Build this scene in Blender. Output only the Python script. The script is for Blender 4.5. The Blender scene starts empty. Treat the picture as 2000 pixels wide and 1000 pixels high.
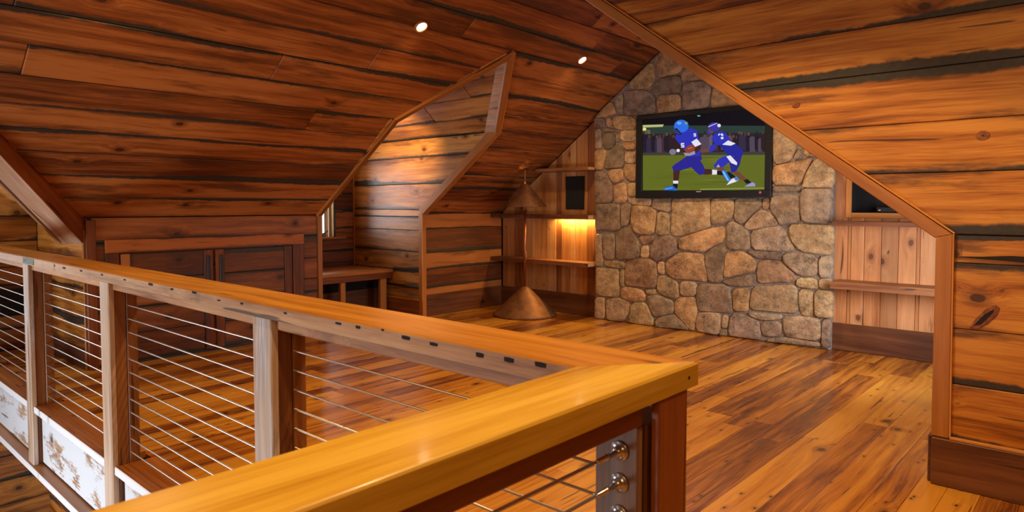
import bpy, bmesh, math, random
from mathutils import Vector, Matrix
C = bpy.context.scene.collection
S = bpy.context.scene
RND = random.Random(11)
PI = math.pi

# ---------------------------------------------------------------- camera, world, large lights, exposure
EXPOSURE = 0.0
cam = bpy.data.cameras.new('camera'); cam.sensor_width = 36.0
cam.lens = 1319.0/2000.0*36.0
cam.shift_y = -0.021
cam.clip_start = 0.02
co = bpy.data.objects.new('camera', cam); C.objects.link(co)
co.location = (0, 0, 1.4)
co.rotation_euler = (PI/2-math.atan(58/1319.0), 0, math.radians(42.06))
S.camera = co
cam.dof.use_dof = True
cam.dof.focus_distance = 5.0
cam.dof.aperture_fstop = 7.0

S.view_settings.view_transform = 'Standard'
S.view_settings.look = 'None'
S.view_settings.gamma = 1.0
S.view_settings.use_curve_mapping = False
S.view_settings.exposure = EXPOSURE

W = bpy.data.worlds.new('world'); S.world = W; W.use_nodes = True
W.node_tree.nodes['Background'].inputs[0].default_value = (0.86, 0.94, 1.0, 1)
W.node_tree.nodes['Background'].inputs[1].default_value = 1.0

def lamp(name, kind, loc, power, col, target=None, parent=None, **kw):
    l = bpy.data.lights.new(name, kind); l.energy = power; l.color = col
    for k, v in kw.items(): setattr(l, k, v)
    o = bpy.data.objects.new(name, l); C.objects.link(o); o.location = loc
    if target is not None:
        o.rotation_euler = (Vector(target)-Vector(loc)).to_track_quat('-Z', 'Y').to_euler()
    if parent is not None:
        o.parent = parent; o.location = Vector(loc)-parent.location
    return o

WARM = (1.0, 0.64, 0.29)
DAY = (0.86, 0.92, 1.0)
# daylight: dormer window, window of the near-left gable, tall stairwell windows behind the railing
lamp('dormer_daylight', 'AREA', (-8.7, 4.7, 1.7), 85, (.95, .95, 1.0), (-5, 4.75, 1.0), shape='RECTANGLE', size=1.5, size_y=1.9)
lamp('alcove_daylight', 'AREA', (-7.7, 0.1, 1.5), 36, DAY, (-5, 0.9, 1.4), shape='RECTANGLE', size=1.0, size_y=1.2)
lamp('stair_daylight', 'AREA', (-4.4, -2.3, -0.9), 75, DAY, (-4.2, 1.2, -0.3), shape='RECTANGLE', size=2.6, size_y=1.2, spread=math.radians(110))
# daylight of the matching dormer on the right slope, out of sight behind the right wall
lamp('right_dormer_daylight', 'AREA', (-0.75, 5.5, 1.1), 26, (.95, .95, 1.0), (-2.4, 6.6, 0.6), shape='RECTANGLE', size=1.0, size_y=1.0, spread=math.radians(120))
lamp('cross_gable_fill', 'AREA', (0.2, -1.6, 2.9), 36, WARM, (-3.2, 4.2, 1.2), shape='RECTANGLE', size=2.6, size_y=1.4)  # added warm fill from behind the viewer, no fixture there

# ---------------------------------------------------------------- helpers
def lin(c):
    return tuple((v/255.0/12.92) if v/255.0 <= 0.04045 else ((v/255.0+0.055)/1.055)**2.4 for v in c)
def tag(o, label=None, cat=None, group=None, kind=None):
    if label: o['label'] = label
    if cat: o['category'] = cat
    if group: o['group'] = group
    if kind: o['kind'] = kind
    return o
def empty(name, loc=(0, 0, 0), label=None, cat=None, group=None, kind=None):
    o = bpy.data.objects.new(name, None); C.objects.link(o); o.location = loc
    o.empty_display_size = 0.1
    return tag(o, label, cat, group, kind)
ROOTLOC = {}
def wloc(o):
    v = o.location.copy()
    while o.parent is not None:
        o = o.parent; v = v+o.location
    return v
def link(name, me, parent=None, M=None, smooth=False):
    o = bpy.data.objects.new(name, me); C.objects.link(o)
    M = M if M is not None else Matrix.Identity(4)
    if parent is not None:
        o.parent = parent
        if parent.matrix_basis.to_3x3() == Matrix.Identity(3) or True:
            PM = WM[parent.name] if parent.name in WM else Matrix.Translation(wloc(parent))
            M2 = PM.inverted() @ M
        o.matrix_basis = M2
    else:
        o.matrix_basis = M
    WM[o.name] = M.copy()
    if smooth:
        for p in me.polygons: p.use_smooth = True
    return o
WM = {}
def frame(O, U, V):
    U = Vector(U).normalized(); V = Vector(V).normalized(); N = U.cross(V).normalized()
    M = Matrix((( U.x, V.x, N.x, O[0]), (U.y, V.y, N.y, O[1]), (U.z, V.z, N.z, O[2]), (0, 0, 0, 1)))
    return M
def bm_mesh(name, bm, mats):
    me = bpy.data.meshes.new(name); bm.to_mesh(me); bm.free()
    for m in (mats if isinstance(mats, (list, tuple)) else [mats]): me.materials.append(m)
    return me
def parea(p):
    return 0.5*sum(p[i][0]*p[(i+1) % len(p)][1]-p[(i+1) % len(p)][0]*p[i][1] for i in range(len(p)))
def clip(poly, region):
    out = list(poly)
    n = len(region)
    for i in range(n):
        a, b = region[i], region[(i+1) % n]
        res = []
        for j in range(len(out)):
            p, q = out[j], out[(j+1) % len(out)]
            sp = (b[0]-a[0])*(p[1]-a[1])-(b[1]-a[1])*(p[0]-a[0])
            sq = (b[0]-a[0])*(q[1]-a[1])-(b[1]-a[1])*(q[0]-a[0])
            if sp >= 0: res.append(p)
            if (sp >= 0) != (sq >= 0):
                t = sp/(sp-sq); res.append((p[0]+t*(q[0]-p[0]), p[1]+t*(q[1]-p[1])))
        out = res
        if len(out) < 3: return []
    cl = [out[0]]
    for p in out[1:]:
        if abs(p[0]-cl[-1][0])+abs(p[1]-cl[-1][1]) > 1e-4: cl.append(p)
    if len(cl) > 1 and abs(cl[0][0]-cl[-1][0])+abs(cl[0][1]-cl[-1][1]) < 1e-4: cl.pop()
    return cl if len(cl) > 2 else []
def inset(poly, d):
    n = len(poly); r = []
    for i in range(n):
        p0, p1, p2 = poly[i-1], poly[i], poly[(i+1) % n]
        e1 = Vector((p1[0]-p0[0], p1[1]-p0[1])); e2 = Vector((p2[0]-p1[0], p2[1]-p1[1]))
        if e1.length < 1e-6 or e2.length < 1e-6: r.append(p1); continue
        e1.normalize(); e2.normalize()
        n1 = Vector((-e1.y, e1.x)); n2 = Vector((-e2.y, e2.x))
        b = n1+n2
        k = d/max(0.35, 1+n1.dot(n2))
        r.append((p1[0]+b.x*k, p1[1]+b.y*k))
    return r
def board(parent, name, poly, O, U, V, z0, z1, mat, side=1, bev=0.004, vr=None, tilt=0.0, color=None):
    """a board: the polygon poly (metres in the plane O, U, V) given thickness from z0 to z1 along U x V (side=-1: against it)"""
    if parea(poly) < 0: poly = poly[::-1]
    u0 = sum(p[0] for p in poly)/len(poly); v0 = sum(p[1] for p in poly)/len(poly)
    umin = min(p[0] for p in poly)
    vmin = min(p[1] for p in poly) if vr is None else vr[0]
    vmax = max(p[1] for p in poly) if vr is None else vr[1]
    W_ = max(vmax-vmin, 1e-4)
    b = min(bev, (z1-z0)*0.6)
    bm = bmesh.new()
    rings = []
    for z, pl in ((z0, poly), (z1-b, poly), (z1, inset(poly, b))):
        rings.append([bm.verts.new((p[0]-umin, p[1]-vmin, side*z + tilt*(p[1]-v0))) for p in pl])
    n = len(poly); fs = []
    for a in range(2):
        for i in range(n):
            fs.append(bm.faces.new((rings[a][i], rings[a][(i+1) % n], rings[a+1][(i+1) % n], rings[a+1][i])))
    fs.append(bm.faces.new(rings[2])); fs.append(bm.faces.new(rings[0][::-1]))
    if side < 0: bmesh.ops.reverse_faces(bm, faces=bm.faces[:])
    uv = bm.loops.layers.uv.new('UVMap')
    for f in bm.faces:
        for l in f.loops: l[uv].uv = (l.vert.co.x, l.vert.co.y/W_)
    Uv = Vector(U).normalized(); Vv = Vector(V).normalized()
    me = bm_mesh(name, bm, mat)
    P = Vector(O)+Uv*umin+Vv*vmin
    o = link(name, me, parent, frame(P, U, V))
    if color: o.color = (*color, 1)
    return o
def box(parent, name, O, U, V, L, Wd, T, mats, bev=0.004, color=None, pick=None):
    bm = bmesh.new()
    bmesh.ops.create_cube(bm, size=1.0, matrix=Matrix.Translation((L/2, Wd/2, T/2)) @ Matrix.Diagonal((L, Wd, T, 1)))
    if bev: bmesh.ops.bevel(bm, geom=bm.edges[:], offset=min(bev, 0.3*min(L, Wd, T)), segments=1, affect='EDGES')
    uv = bm.loops.layers.uv.new('UVMap'); bm.normal_update()
    for f in bm.faces:
        top = abs(f.normal.z) > 0.8
        for l in f.loops: l[uv].uv = (l.vert.co.x, l.vert.co.y/Wd if top else 0.5)
        if pick: f.material_index = pick(f.normal)
    me = bm_mesh(name, bm, mats)
    o = link(name, me, parent, frame(O, U, V))
    if color: o.color = (*color, 1)
    return o
def rows(a, b, w, rng, jit=0.25):
    """board edges from a to b of about width w"""
    n = max(1, round((b-a)/w)); c = [1+rng.uniform(-jit, jit) for _ in range(n)]; s = sum(c); r = [a]
    for x in c: r.append(r[-1]+x/s*(b-a))
    r[-1] = b
    return r
def cover(parent, region, O, U, V, edges, length, z0, z1, mat, rng, side=1, gap=0.002, bev=0.005, jz=0.003, name='plank', cuts=None, color=None):
    """lay boards over the convex region; edges: the row edges along V; length: mean board length along U"""
    if parea(region) < 0: region = region[::-1]
    u0 = min(p[0] for p in region); u1 = max(p[0] for p in region)
    for k in range(len(edges)-1):
        va, vb = edges[k], edges[k+1]
        js = [u0-0.01]
        x = u0+length*rng.uniform(0.25, 1.0)
        while x < u1-0.35:
            js.append(x); x += length*rng.uniform(0.7, 1.3)
        js.append(u1+0.01)
        if cuts: js = cuts(k, js)
        for i in range(len(js)-1):
            r = [(js[i]+gap/2, va+gap/2), (js[i+1]-gap/2, va+gap/2), (js[i+1]-gap/2, vb-gap/2), (js[i]+gap/2, vb-gap/2)]
            p = clip(r, region)
            if len(p) < 3 or abs(parea(p)) < 0.003: continue
            dz = rng.uniform(-jz, jz)
            board(parent, name, p, O, U, V, z0, z1+dz, mat, side, bev, vr=(va, vb), tilt=rng.uniform(-1, 1)*jz*2, color=color)
def lathe(prof, n=32, cap=True):
    bm = bmesh.new(); rr = []
    for r, z in prof:
        rr.append([bm.verts.new((max(r, 1e-4)*math.cos(2*PI*i/n), max(r, 1e-4)*math.sin(2*PI*i/n), z)) for i in range(n)])
    for a in range(len(rr)-1):
        for i in range(n): bm.faces.new((rr[a][i], rr[a][(i+1) % n], rr[a+1][(i+1) % n], rr[a+1][i]))
    if cap:
        bm.faces.new(rr[0][::-1]); bm.faces.new(rr[-1])
    return bm
def turned(parent, name, loc, axis, prof, mat, n=24, smooth=True):
    """a turned piece: profile (radius, height) spun about axis at loc"""
    bm = lathe(prof, n)
    bmesh.ops.recalc_face_normals(bm, faces=bm.faces[:])
    a = Vector(axis).normalized(); M = Matrix.Translation(loc) @ a.to_track_quat('Z', 'Y').to_matrix().to_4x4()
    o = link(name, bm_mesh(name, bm, mat), parent, M)
    if smooth:
        for p in o.data.polygons:
            p.use_smooth = len(p.vertices) == 4
    return o
def rod(parent, name, a, b, r, mat, n=8):
    a = Vector(a); b = Vector(b)
    return turned(parent, name, a, b-a, [(r, 0), (r, (b-a).length)], mat, n)

# ---------------------------------------------------------------- materials
class NT:
    def __init__(s, name):
        s.m = bpy.data.materials.new(name); s.m.use_nodes = True; s.t = s.m.node_tree
        s.b = s.t.nodes['Principled BSDF']
    def n(s, typ, props=None, **ins):
        d = s.t.nodes.new('ShaderNode'+typ)
        for k, v in (props or {}).items(): setattr(d, k, v)
        for k, v in ins.items():
            key = int(k[1:]) if k[0] == 'i' and k[1:].isdigit() else k.replace('_', ' ')
            s.set(d.inputs[key], v)
        return d
    def set(s, sock, v):
        if isinstance(v, bpy.types.NodeSocket): s.t.links.new(v, sock)
        else: sock.default_value = v
    def m_(s, op, a, b=0.0, c=0.0, clamp=False):
        d = s.t.nodes.new('ShaderNodeMath'); d.operation = op; d.use_clamp = clamp
        s.set(d.inputs[0], a); s.set(d.inputs[1], b)
        if op in ('MULTIPLY_ADD',): s.set(d.inputs[2], c)
        return d.outputs[0]
    def step(s, x, lo, hi):          # 0 at lo, 1 at hi, smooth
        d = s.t.nodes.new('ShaderNodeMapRange'); d.interpolation_type = 'SMOOTHSTEP'
        s.set(d.inputs[0], x); s.set(d.inputs[1], lo); s.set(d.inputs[2], hi); s.set(d.inputs[3], 0.0); s.set(d.inputs[4], 1.0)
        return d.outputs[0]
    def vec(s, x, y, z): return s.n('CombineXYZ', X=x, Y=y, Z=z).outputs[0]
    def noise(s, v, scale=1.0, detail=3.0, rough=0.55, out=0):
        return s.n('TexNoise', Vector=v, Scale=scale, Detail=detail, Roughness=rough).outputs[out]
    def mix(s, f, a, b, mode='MIX'):
        d = s.t.nodes.new('ShaderNodeMix'); d.data_type = 'RGBA'; d.blend_type = mode
        s.set(d.inputs[0], f); s.set(d.inputs[6], a if isinstance(a, bpy.types.NodeSocket) else (*a, 1)); s.set(d.inputs[7], b if isinstance(b, bpy.types.NodeSocket) else (*b, 1))
        return d.outputs[2]
    def ramp(s, f, stops):
        d = s.t.nodes.new('ShaderNodeValToRGB'); s.set(d.inputs[0], f); e = d.color_ramp.elements
        while len(e) < len(stops): e.new(0.5)
        for i, (p, c) in enumerate(stops): e[i].position = p; e[i].color = (*c, 1)
        return d.outputs[0]

def wood(name, dark, mid, light, rough=0.45, edge=0.0, edge_col=(0.035, 0.026, 0.018), knots=1.0, stain=0.3, stain_col=(0.09, 0.028, 0.008),
         nails=0.0, bump=0.35, tone=0.35, coat=0.0, coat_rough=0.1, grey=0.0, grey_col=(0.3, 0.27, 0.25), paint=0.0, paint_col=(0.75, 0.76, 0.78), gs=1.0, contrast=1.0, mort=0.0):
    s = NT(name)
    tc = s.n('TexCoord').outputs['Object']; inf = s.n('ObjectInfo'); rnd = inf.outputs['Random']
    wn = s.n('TexWhiteNoise', {'noise_dimensions': '1D'}, W=s.m_('MULTIPLY', rnd, 977.0)); r2 = wn.outputs[0]
    off = s.vec(s.m_('MULTIPLY', rnd, 53.0), s.m_('MULTIPLY', rnd, 31.0), s.m_('MULTIPLY', rnd, 17.0))
    q = s.n('VectorMath', {'operation': 'ADD'}, i0=tc, i1=off).outputs[0]
    sp = s.n('SeparateXYZ', Vector=q); x, y, z = sp.outputs
    def sv(a, b, c=None): return s.vec(s.m_('MULTIPLY', x, a), s.m_('MULTIPLY', y, b), s.m_('MULTIPLY', z, b if c is None else c))
    warp = s.noise(sv(0.8, 2.6), 1, 2)
    kv = s.n('TexVoronoi', {'voronoi_dimensions': '2D'}, Vector=sv(1.3, 1.9), Scale=1.0, Randomness=1.0)
    gate = s.m_('GREATER_THAN', s.n('SeparateColor', Color=kv.outputs['Color']).outputs[0], 1.02-0.75*min(knots, 1.35))
    kd = s.m_('ADD', kv.outputs['Distance'], s.m_('MULTIPLY', s.m_('SUBTRACT', 1.0, gate), 3.0))
    near = s.m_('SUBTRACT', 1.0, s.step(kd, 0.0, 0.22))
    yw = s.m_('ADD', s.m_('ADD', y, s.m_('MULTIPLY', warp, 0.10)), s.m_('MULTIPLY', near, 0.05))
    zz = s.m_('ADD', z, s.m_('MULTIPLY', near, 0.03))
    def gv(a, b): return s.vec(s.m_('MULTIPLY', x, a), s.m_('MULTIPLY', yw, b), s.m_('MULTIPLY', zz, b))
    streak = s.noise(gv(0.9*gs, 20*gs), 1, 4, 0.6)
    fine = s.noise(gv(5*gs, 150*gs), 1, 3, 0.6)
    broad = s.noise(sv(0.9, 4.0), 1, 3)
    f = s.m_('ADD', s.m_('MULTIPLY', s.m_('SUBTRACT', streak, 0.5), 0.95*contrast), s.m_('MULTIPLY', s.m_('SUBTRACT', fine, 0.5), 0.45*contrast))
    f = s.m_('ADD', f, s.m_('MULTIPLY', s.m_('SUBTRACT', broad, 0.5), 0.8))
    f = s.m_('ADD', f, s.m_('MULTIPLY', s.m_('SUBTRACT', rnd, 0.5), tone))
    f = s.m_('ADD', f, 0.5)
    col = s.ramp(f, [(0.16, dark), (0.48, mid), (0.80, light)])
    if stain > 0:
        sn = s.noise(sv(1.1, 7.0), 1, 5, 0.62)
        sm = s.step(s.m_('ADD', sn, s.m_('MULTIPLY', s.m_('SUBTRACT', r2, 0.5), 0.16)), 0.70-0.16*stain, 0.80-0.1*stain)
        col = s.mix(s.m_('MULTIPLY', sm, 0.8), col, stain_col)
    if grey > 0:
        gn = s.noise(sv(0.9, 9.0), 1, 5, 0.65)
        gm = s.step(s.m_('ADD', gn, s.m_('MULTIPLY', s.m_('SUBTRACT', r2, 0.5), 0.25)), 0.75-0.4*grey, 0.92-0.4*grey)
        col = s.mix(gm, col, s.mix(s.step(fine, 0.35, 0.65), tuple(v*0.55 for v in grey_col), grey_col))
    if paint > 0:
        pn = s.noise(sv(2.2, 5.0), 1, 6, 0.7)
        pm = s.step(s.m_('ADD', pn, s.m_('MULTIPLY', s.m_('SUBTRACT', fine, 0.5), 0.25)), 0.80-0.55*paint, 0.88-0.55*paint)
        col = s.mix(pm, col, paint_col)
    if knots > 0:
        kr = s.m_('ADD', kd, s.m_('MULTIPLY', s.m_('SUBTRACT', s.noise(sv(18, 22), 1, 2), 0.5), 0.03))
        col = s.mix(s.m_('MULTIPLY', s.m_('SUBTRACT', 1.0, s.step(kr, 0.035, 0.12)), 0.55), col, tuple(v*0.7 for v in dark))
        col = s.mix(s.m_('MULTIPLY', s.m_('SUBTRACT', 1.0, s.step(kr, 0.030, 0.044)), 0.85), col, tuple(v*0.33 for v in dark))
        # checks: thin dark cracks along the grain
        ck = s.noise(gv(1.6, 34), 1, 1, 0.4)
        col = s.mix(s.m_('MULTIPLY', s.step(ck, 0.735, 0.76), 0.75), col, (0.02, 0.009, 0.004))
    hole = None
    if nails > 0:
        nv = s.n('TexVoronoi', {'voronoi_dimensions': '2D'}, Vector=sv(5.0, 9.0), Scale=1.0)
        hg = s.m_('GREATER_THAN', s.n('SeparateColor', Color=nv.outputs['Color']).outputs[1], 1.0-0.5*nails)
        hole = s.m_('MULTIPLY', s.m_('SUBTRACT', 1.0, s.step(nv.outputs['Distance'], 0.035, 0.06)), hg)
        halo = s.m_('MULTIPLY', s.m_('SUBTRACT', 1.0, s.step(nv.outputs['Distance'], 0.03, 0.22)), hg)
        col = s.mix(s.m_('MULTIPLY', halo, 0.4), col, tuple(v*0.4 for v in dark))
        col = s.mix(hole, col, (0.008, 0.005, 0.004))
    if edge > 0:
        uv = s.n('UVMap', {'uv_map': 'UVMap'}).outputs[0]; v = s.n('SeparateXYZ', Vector=uv).outputs[1]
        e2 = s.m_('MULTIPLY', s.m_('ABSOLUTE', s.m_('SUBTRACT', v, 0.5)), 2.0)
        sn2 = s.noise(s.vec(s.m_('MULTIPLY', x, 1.4), s.m_('MULTIPLY', y, 8.0), 9.3), 1, 5, 0.65)
        sm2 = s.step(s.m_('ADD', sn2, s.m_('MULTIPLY', s.m_('MULTIPLY', e2, e2), 0.22)), 0.60, 0.80)
        col = s.mix(s.m_('MULTIPLY', sm2, min(0.85, 0.95*edge+0.15)), col, tuple(v_*0.8 for v_ in stain_col))
        flip = s.m_('GREATER_THAN', r2, 0.72)
        ed = s.m_('ADD', s.m_('MULTIPLY', flip, s.m_('SUBTRACT', 1.0, v)), s.m_('MULTIPLY', s.m_('SUBTRACT', 1.0, flip), v))
        wv = s.m_('MULTIPLY', s.m_('SUBTRACT', s.noise(s.vec(s.m_('MULTIPLY', x, 0.75), 3.7, 1.1), 1, 2), 0.40), 1.15*edge)
        wv = s.m_('ADD', wv, s.m_('MULTIPLY', s.m_('SUBTRACT', s.noise(sv(16, 5), 1, 3), 0.5), 0.12))
        em = s.m_('SUBTRACT', 1.0, s.step(s.m_('SUBTRACT', ed, wv), -0.02, 0.045))
        col = s.mix(em, col, s.mix(s.noise(sv(30, 60), 1, 2), tuple(v*0.5 for v in edge_col), tuple(v*1.6 for v in edge_col)))
    col = s.mix(1.0, col, inf.outputs['Color'], 'MULTIPLY')
    s.set(s.b.inputs['Base Color'], col)
    s.set(s.b.inputs['Roughness'], s.m_('ADD', rough, s.m_('MULTIPLY', s.m_('SUBTRACT', streak, 0.5), 0.25)))
    if coat:
        s.b.inputs['Coat Weight'].default_value = coat; s.b.inputs['Coat Roughness'].default_value = coat_rough
    h = s.m_('ADD', s.m_('MULTIPLY', streak, 0.6), s.m_('MULTIPLY', fine, 0.4))
    if hole is not None: h = s.m_('SUBTRACT', h, s.m_('MULTIPLY', hole, 1.5))
    bp = s.n('Bump', Strength=bump, Distance=0.004, Height=h)
    s.set(s.b.inputs['Normal'], bp.outputs[0])
    return s.m

def plain(name, col, rough=0.5, metal=0.0, emit=None, estr=0.0, noise=0.0, **kw):
    s = NT(name)
    if noise:
        tc = s.n('TexCoord').outputs['Object']; nn = s.noise(tc, kw.get('nscale', 14), 4)
        s.set(s.b.inputs['Base Color'], s.mix(s.step(nn, 0.3, 0.7), tuple(v*(1-noise) for v in col), tuple(min(1, v*(1+noise)) for v in col)))
        s.set(s.b.inputs['Roughness'], s.m_('MULTIPLY_ADD', nn, 0.3, rough-0.15))
    else:
        s.b.inputs['Base Color'].default_value = (*col, 1); s.b.inputs['Roughness'].default_value = rough
    s.b.inputs['Metallic'].default_value = metal
    if emit:
        s.b.inputs['Emission Color'].default_value = (*emit, 1); s.b.inputs['Emission Strength'].default_value = estr
    return s.m

def stone_mat():
    s = NT('fieldstone')
    tc = s.n('TexCoord').outputs['Object']; inf = s.n('ObjectInfo')
    q = s.n('VectorMath', {'operation': 'ADD'}, i0=tc, i1=s.vec(s.m_('MULTIPLY', inf.outputs['Random'], 41.0), s.m_('MULTIPLY', inf.outputs['Random'], 23.0), 0.0)).outputs[0]
    big = s.noise(q, 3.5, 4); mid = s.noise(q, 16, 5, 0.65); fine = s.noise(q, 75, 4, 0.7)
    f = s.m_('ADD', s.m_('MULTIPLY', big, 0.35), s.m_('ADD', s.m_('MULTIPLY', mid, 0.45), s.m_('MULTIPLY', fine, 0.3)))
    col = s.ramp(f, [(0.42, (0.34, 0.28, 0.24)), (0.53, (0.86, 0.80, 0.72)), (0.64, (1.5, 1.38, 1.2))])
    rust = s.step(s.noise(q, 6, 4), 0.52, 0.72)
    col = s.mix(s.m_('MULTIPLY', rust, 0.5), col, (0.9, 0.55, 0.28))
    col = s.mix(1.0, col, inf.outputs['Color'], 'MULTIPLY')
    s.set(s.b.inputs['Base Color'], col); s.b.inputs['Roughness'].default_value = 0.8
    h = s.m_('ADD', s.m_('MULTIPLY', mid, 0.7), s.m_('MULTIPLY', fine, 0.35))
    s.set(s.b.inputs['Normal'], s.n('Bump', Strength=1.0, Distance=0.022, Height=h).outputs[0])
    return s.m

M = {}
M['ceiling'] = wood('ceiling_pine', (0.10, 0.023, 0.004), (0.29, 0.080, 0.014), (0.48, 0.165, 0.034), rough=0.5, edge=0.6, stain=0.7, knots=1.0, tone=0.5, contrast=1.35)
M['wall'] = wood('wall_pine', (0.13, 0.030, 0.003), (0.38, 0.122, 0.012), (0.57, 0.235, 0.032), rough=0.42, edge=0.75, stain=0.55, knots=0.9, tone=0.4, contrast=1.7)
M['knee'] = wood('knee_pine', (0.085, 0.020, 0.004), (0.22, 0.060, 0.011), (0.40, 0.135, 0.03), rough=0.45, edge=0.6, stain=0.6, knots=1.0, tone=0.6)
M['cheek'] = wood('weathered_cheek_pine', (0.20, 0.065, 0.010), (0.47, 0.20, 0.035), (0.64, 0.34, 0.09), rough=0.42, edge=0.6, stain=0.35, grey=0.22, grey_col=(0.20, 0.18, 0.17), tone=0.3, contrast=1.2)
M['floor'] = wood('floor_heart_pine', (0.13, 0.028, 0.003), (0.43, 0.148, 0.012), (0.62, 0.275, 0.028), rough=0.30, knots=0.8, stain=0.45, nails=0.7, bump=0.18, tone=0.6, contrast=1.2, coat=0.35, coat_rough=0.16)
M['vertical'] = wood('end_wall_pine', (0.33, 0.12, 0.035), (0.50, 0.22, 0.07), (0.62, 0.33, 0.13), rough=0.5, knots=0.8, stain=0.15, nails=0.12, tone=0.4)
M['base'] = wood('dark_baseboard', (0.05, 0.014, 0.006), (0.11, 0.032, 0.010), (0.19, 0.065, 0.02), rough=0.5, knots=0.5, stain=0.4, tone=0.3)
M['trim'] = wood('trim_fir', (0.26, 0.085, 0.016), (0.38, 0.14, 0.028), (0.48, 0.20, 0.05), rough=0.38, knots=0.15, stain=0.05, tone=0.15, gs=1.4, contrast=0.8)
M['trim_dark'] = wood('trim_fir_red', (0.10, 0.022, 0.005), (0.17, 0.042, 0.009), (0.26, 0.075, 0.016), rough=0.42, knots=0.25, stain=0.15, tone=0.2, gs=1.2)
M['trim_worn_daylit'] = wood('trim_worn_daylit', (0.30, 0.15, 0.08), (0.50, 0.33, 0.22), (0.68, 0.55, 0.44), rough=0.5, knots=0.4, stain=0.3, grey=0.3, grey_col=(0.6, 0.52, 0.46), tone=0.2)  # worn fir, paled to paint window light on its faces
M['rail_oak'] = wood('rail_oak', (0.34, 0.145, 0.008), (0.55, 0.30, 0.024), (0.68, 0.42, 0.055), rough=0.30, knots=0.0, stain=0.0, tone=0.1, coat=0.2, gs=0.7, contrast=1.7, bump=0.15)
M['rail_pine'] = wood('rail_pine_top', (0.26, 0.075, 0.006), (0.47, 0.185, 0.015), (0.60, 0.28, 0.035), rough=0.34, knots=0.3, stain=0.12, tone=0.1, coat=0.2, bump=0.15)
M['toe'] = wood('toe_board_pine', (0.13, 0.035, 0.006), (0.30, 0.09, 0.015), (0.42, 0.15, 0.03), rough=0.4, knots=0.4, stain=0.3, nails=0.3, tone=0.2)
M['rail_face'] = wood('rail_weathered_face', (0.22, 0.09, 0.03), (0.50, 0.27, 0.12), (0.66, 0.42, 0.22), rough=0.6, knots=0.6, stain=0.25, stain_col=(0.12, 0.06, 0.04), grey=0.22, grey_col=(0.36, 0.28, 0.25), nails=0.5, tone=0.2)
M['post_face'] = wood('post_weathered_face', (0.24, 0.12, 0.06), (0.50, 0.33, 0.21), (0.66, 0.52, 0.41), rough=0.6, knots=0.3, stain=0.15, grey=0.5, grey_col=(0.66, 0.60, 0.58), tone=0.2)
M['post'] = wood('post_brown', (0.09, 0.025, 0.006), (0.19, 0.062, 0.014), (0.31, 0.12, 0.03), rough=0.45, knots=0.3, stain=0.4, nails=0.15, tone=0.4, gs=1.2)
M['paint'] = wood('peeling_white_paint', (0.20, 0.09, 0.04), (0.36, 0.20, 0.10), (0.5, 0.34, 0.2), rough=0.7, knots=0.2, stain=0.2, paint=0.73, paint_col=(0.66, 0.68, 0.70), tone=0.1)
M['white'] = wood('worn_white_edge', (0.4, 0.3, 0.2), (0.6, 0.5, 0.4), (0.7, 0.66, 0.6), rough=0.6, knots=0.0, stain=0.0, paint=1.0, paint_col=(0.78, 0.78, 0.78), nails=0.3, tone=0.1)
M['shelf'] = wood('barn_shelf', (0.07, 0.022, 0.008), (0.16, 0.05, 0.015), (0.30, 0.12, 0.04), rough=0.55, knots=0.3, stain=0.3, nails=0.4, tone=0.3)
M['shelf_end'] = wood('shelf_end_grain', (0.38, 0.2, 0.09), (0.5, 0.3, 0.15), (0.6, 0.4, 0.22), rough=0.6, knots=0.0, stain=0.0, tone=0.1)
M['sash'] = wood('window_sash_pine', (0.5, 0.28, 0.09), (0.62, 0.38, 0.14), (0.72, 0.5, 0.22), rough=0.4, knots=0.0, stain=0.0, tone=0.1)
M['backing'] = plain('dark_backing', (0.02, 0.009, 0.005), 0.9)
M['backing_wood'] = plain('plain_brown_boarding', (0.30, 0.11, 0.03), 0.7, noise=0.25)
M['stone'] = stone_mat()
M['mortar'] = plain('mortar', (0.24, 0.185, 0.145), 0.9, noise=0.35, nscale=60)
M['black'] = plain('black_plastic', (0.006, 0.006, 0.007), 0.35)
M['matte_black'] = plain('black_cloth', (0.008, 0.006, 0.006), 0.9)
M['steel'] = plain('stainless_steel', (0.72, 0.72, 0.70), 0.25, 1.0)
M['cable'] = plain('cable_wire', (0.80, 0.76, 0.70), 0.42, 1.0)
M['bronze'] = plain('aged_copper', (0.20, 0.085, 0.035), 0.55, 0.55, noise=0.3, nscale=9)
M['bronze_pole'] = plain('copper_pole', (0.55, 0.20, 0.07), 0.32, 1.0)
M['lampglass'] = plain('downlight_lens', (1, 0.9, 0.7), 0.4, emit=(1.0, 0.86, 0.58), estr=30.0)
M['glass'] = None
def glass():
    s = NT('window_glass'); s.t.nodes.remove(s.b)
    g = s.n('BsdfGlossy', Roughness=0.02); t = s.n('BsdfTransparent')
    fr = s.n('Fresnel', IOR=1.45); mx = s.n('MixShader', i0=fr.outputs[0], i1=t.outputs[0], i2=g.outputs[0])
    s.t.links.new(mx.outputs[0], s.t.nodes['Material Output'].inputs[0]); return s.m
M['glass'] = glass()

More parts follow.
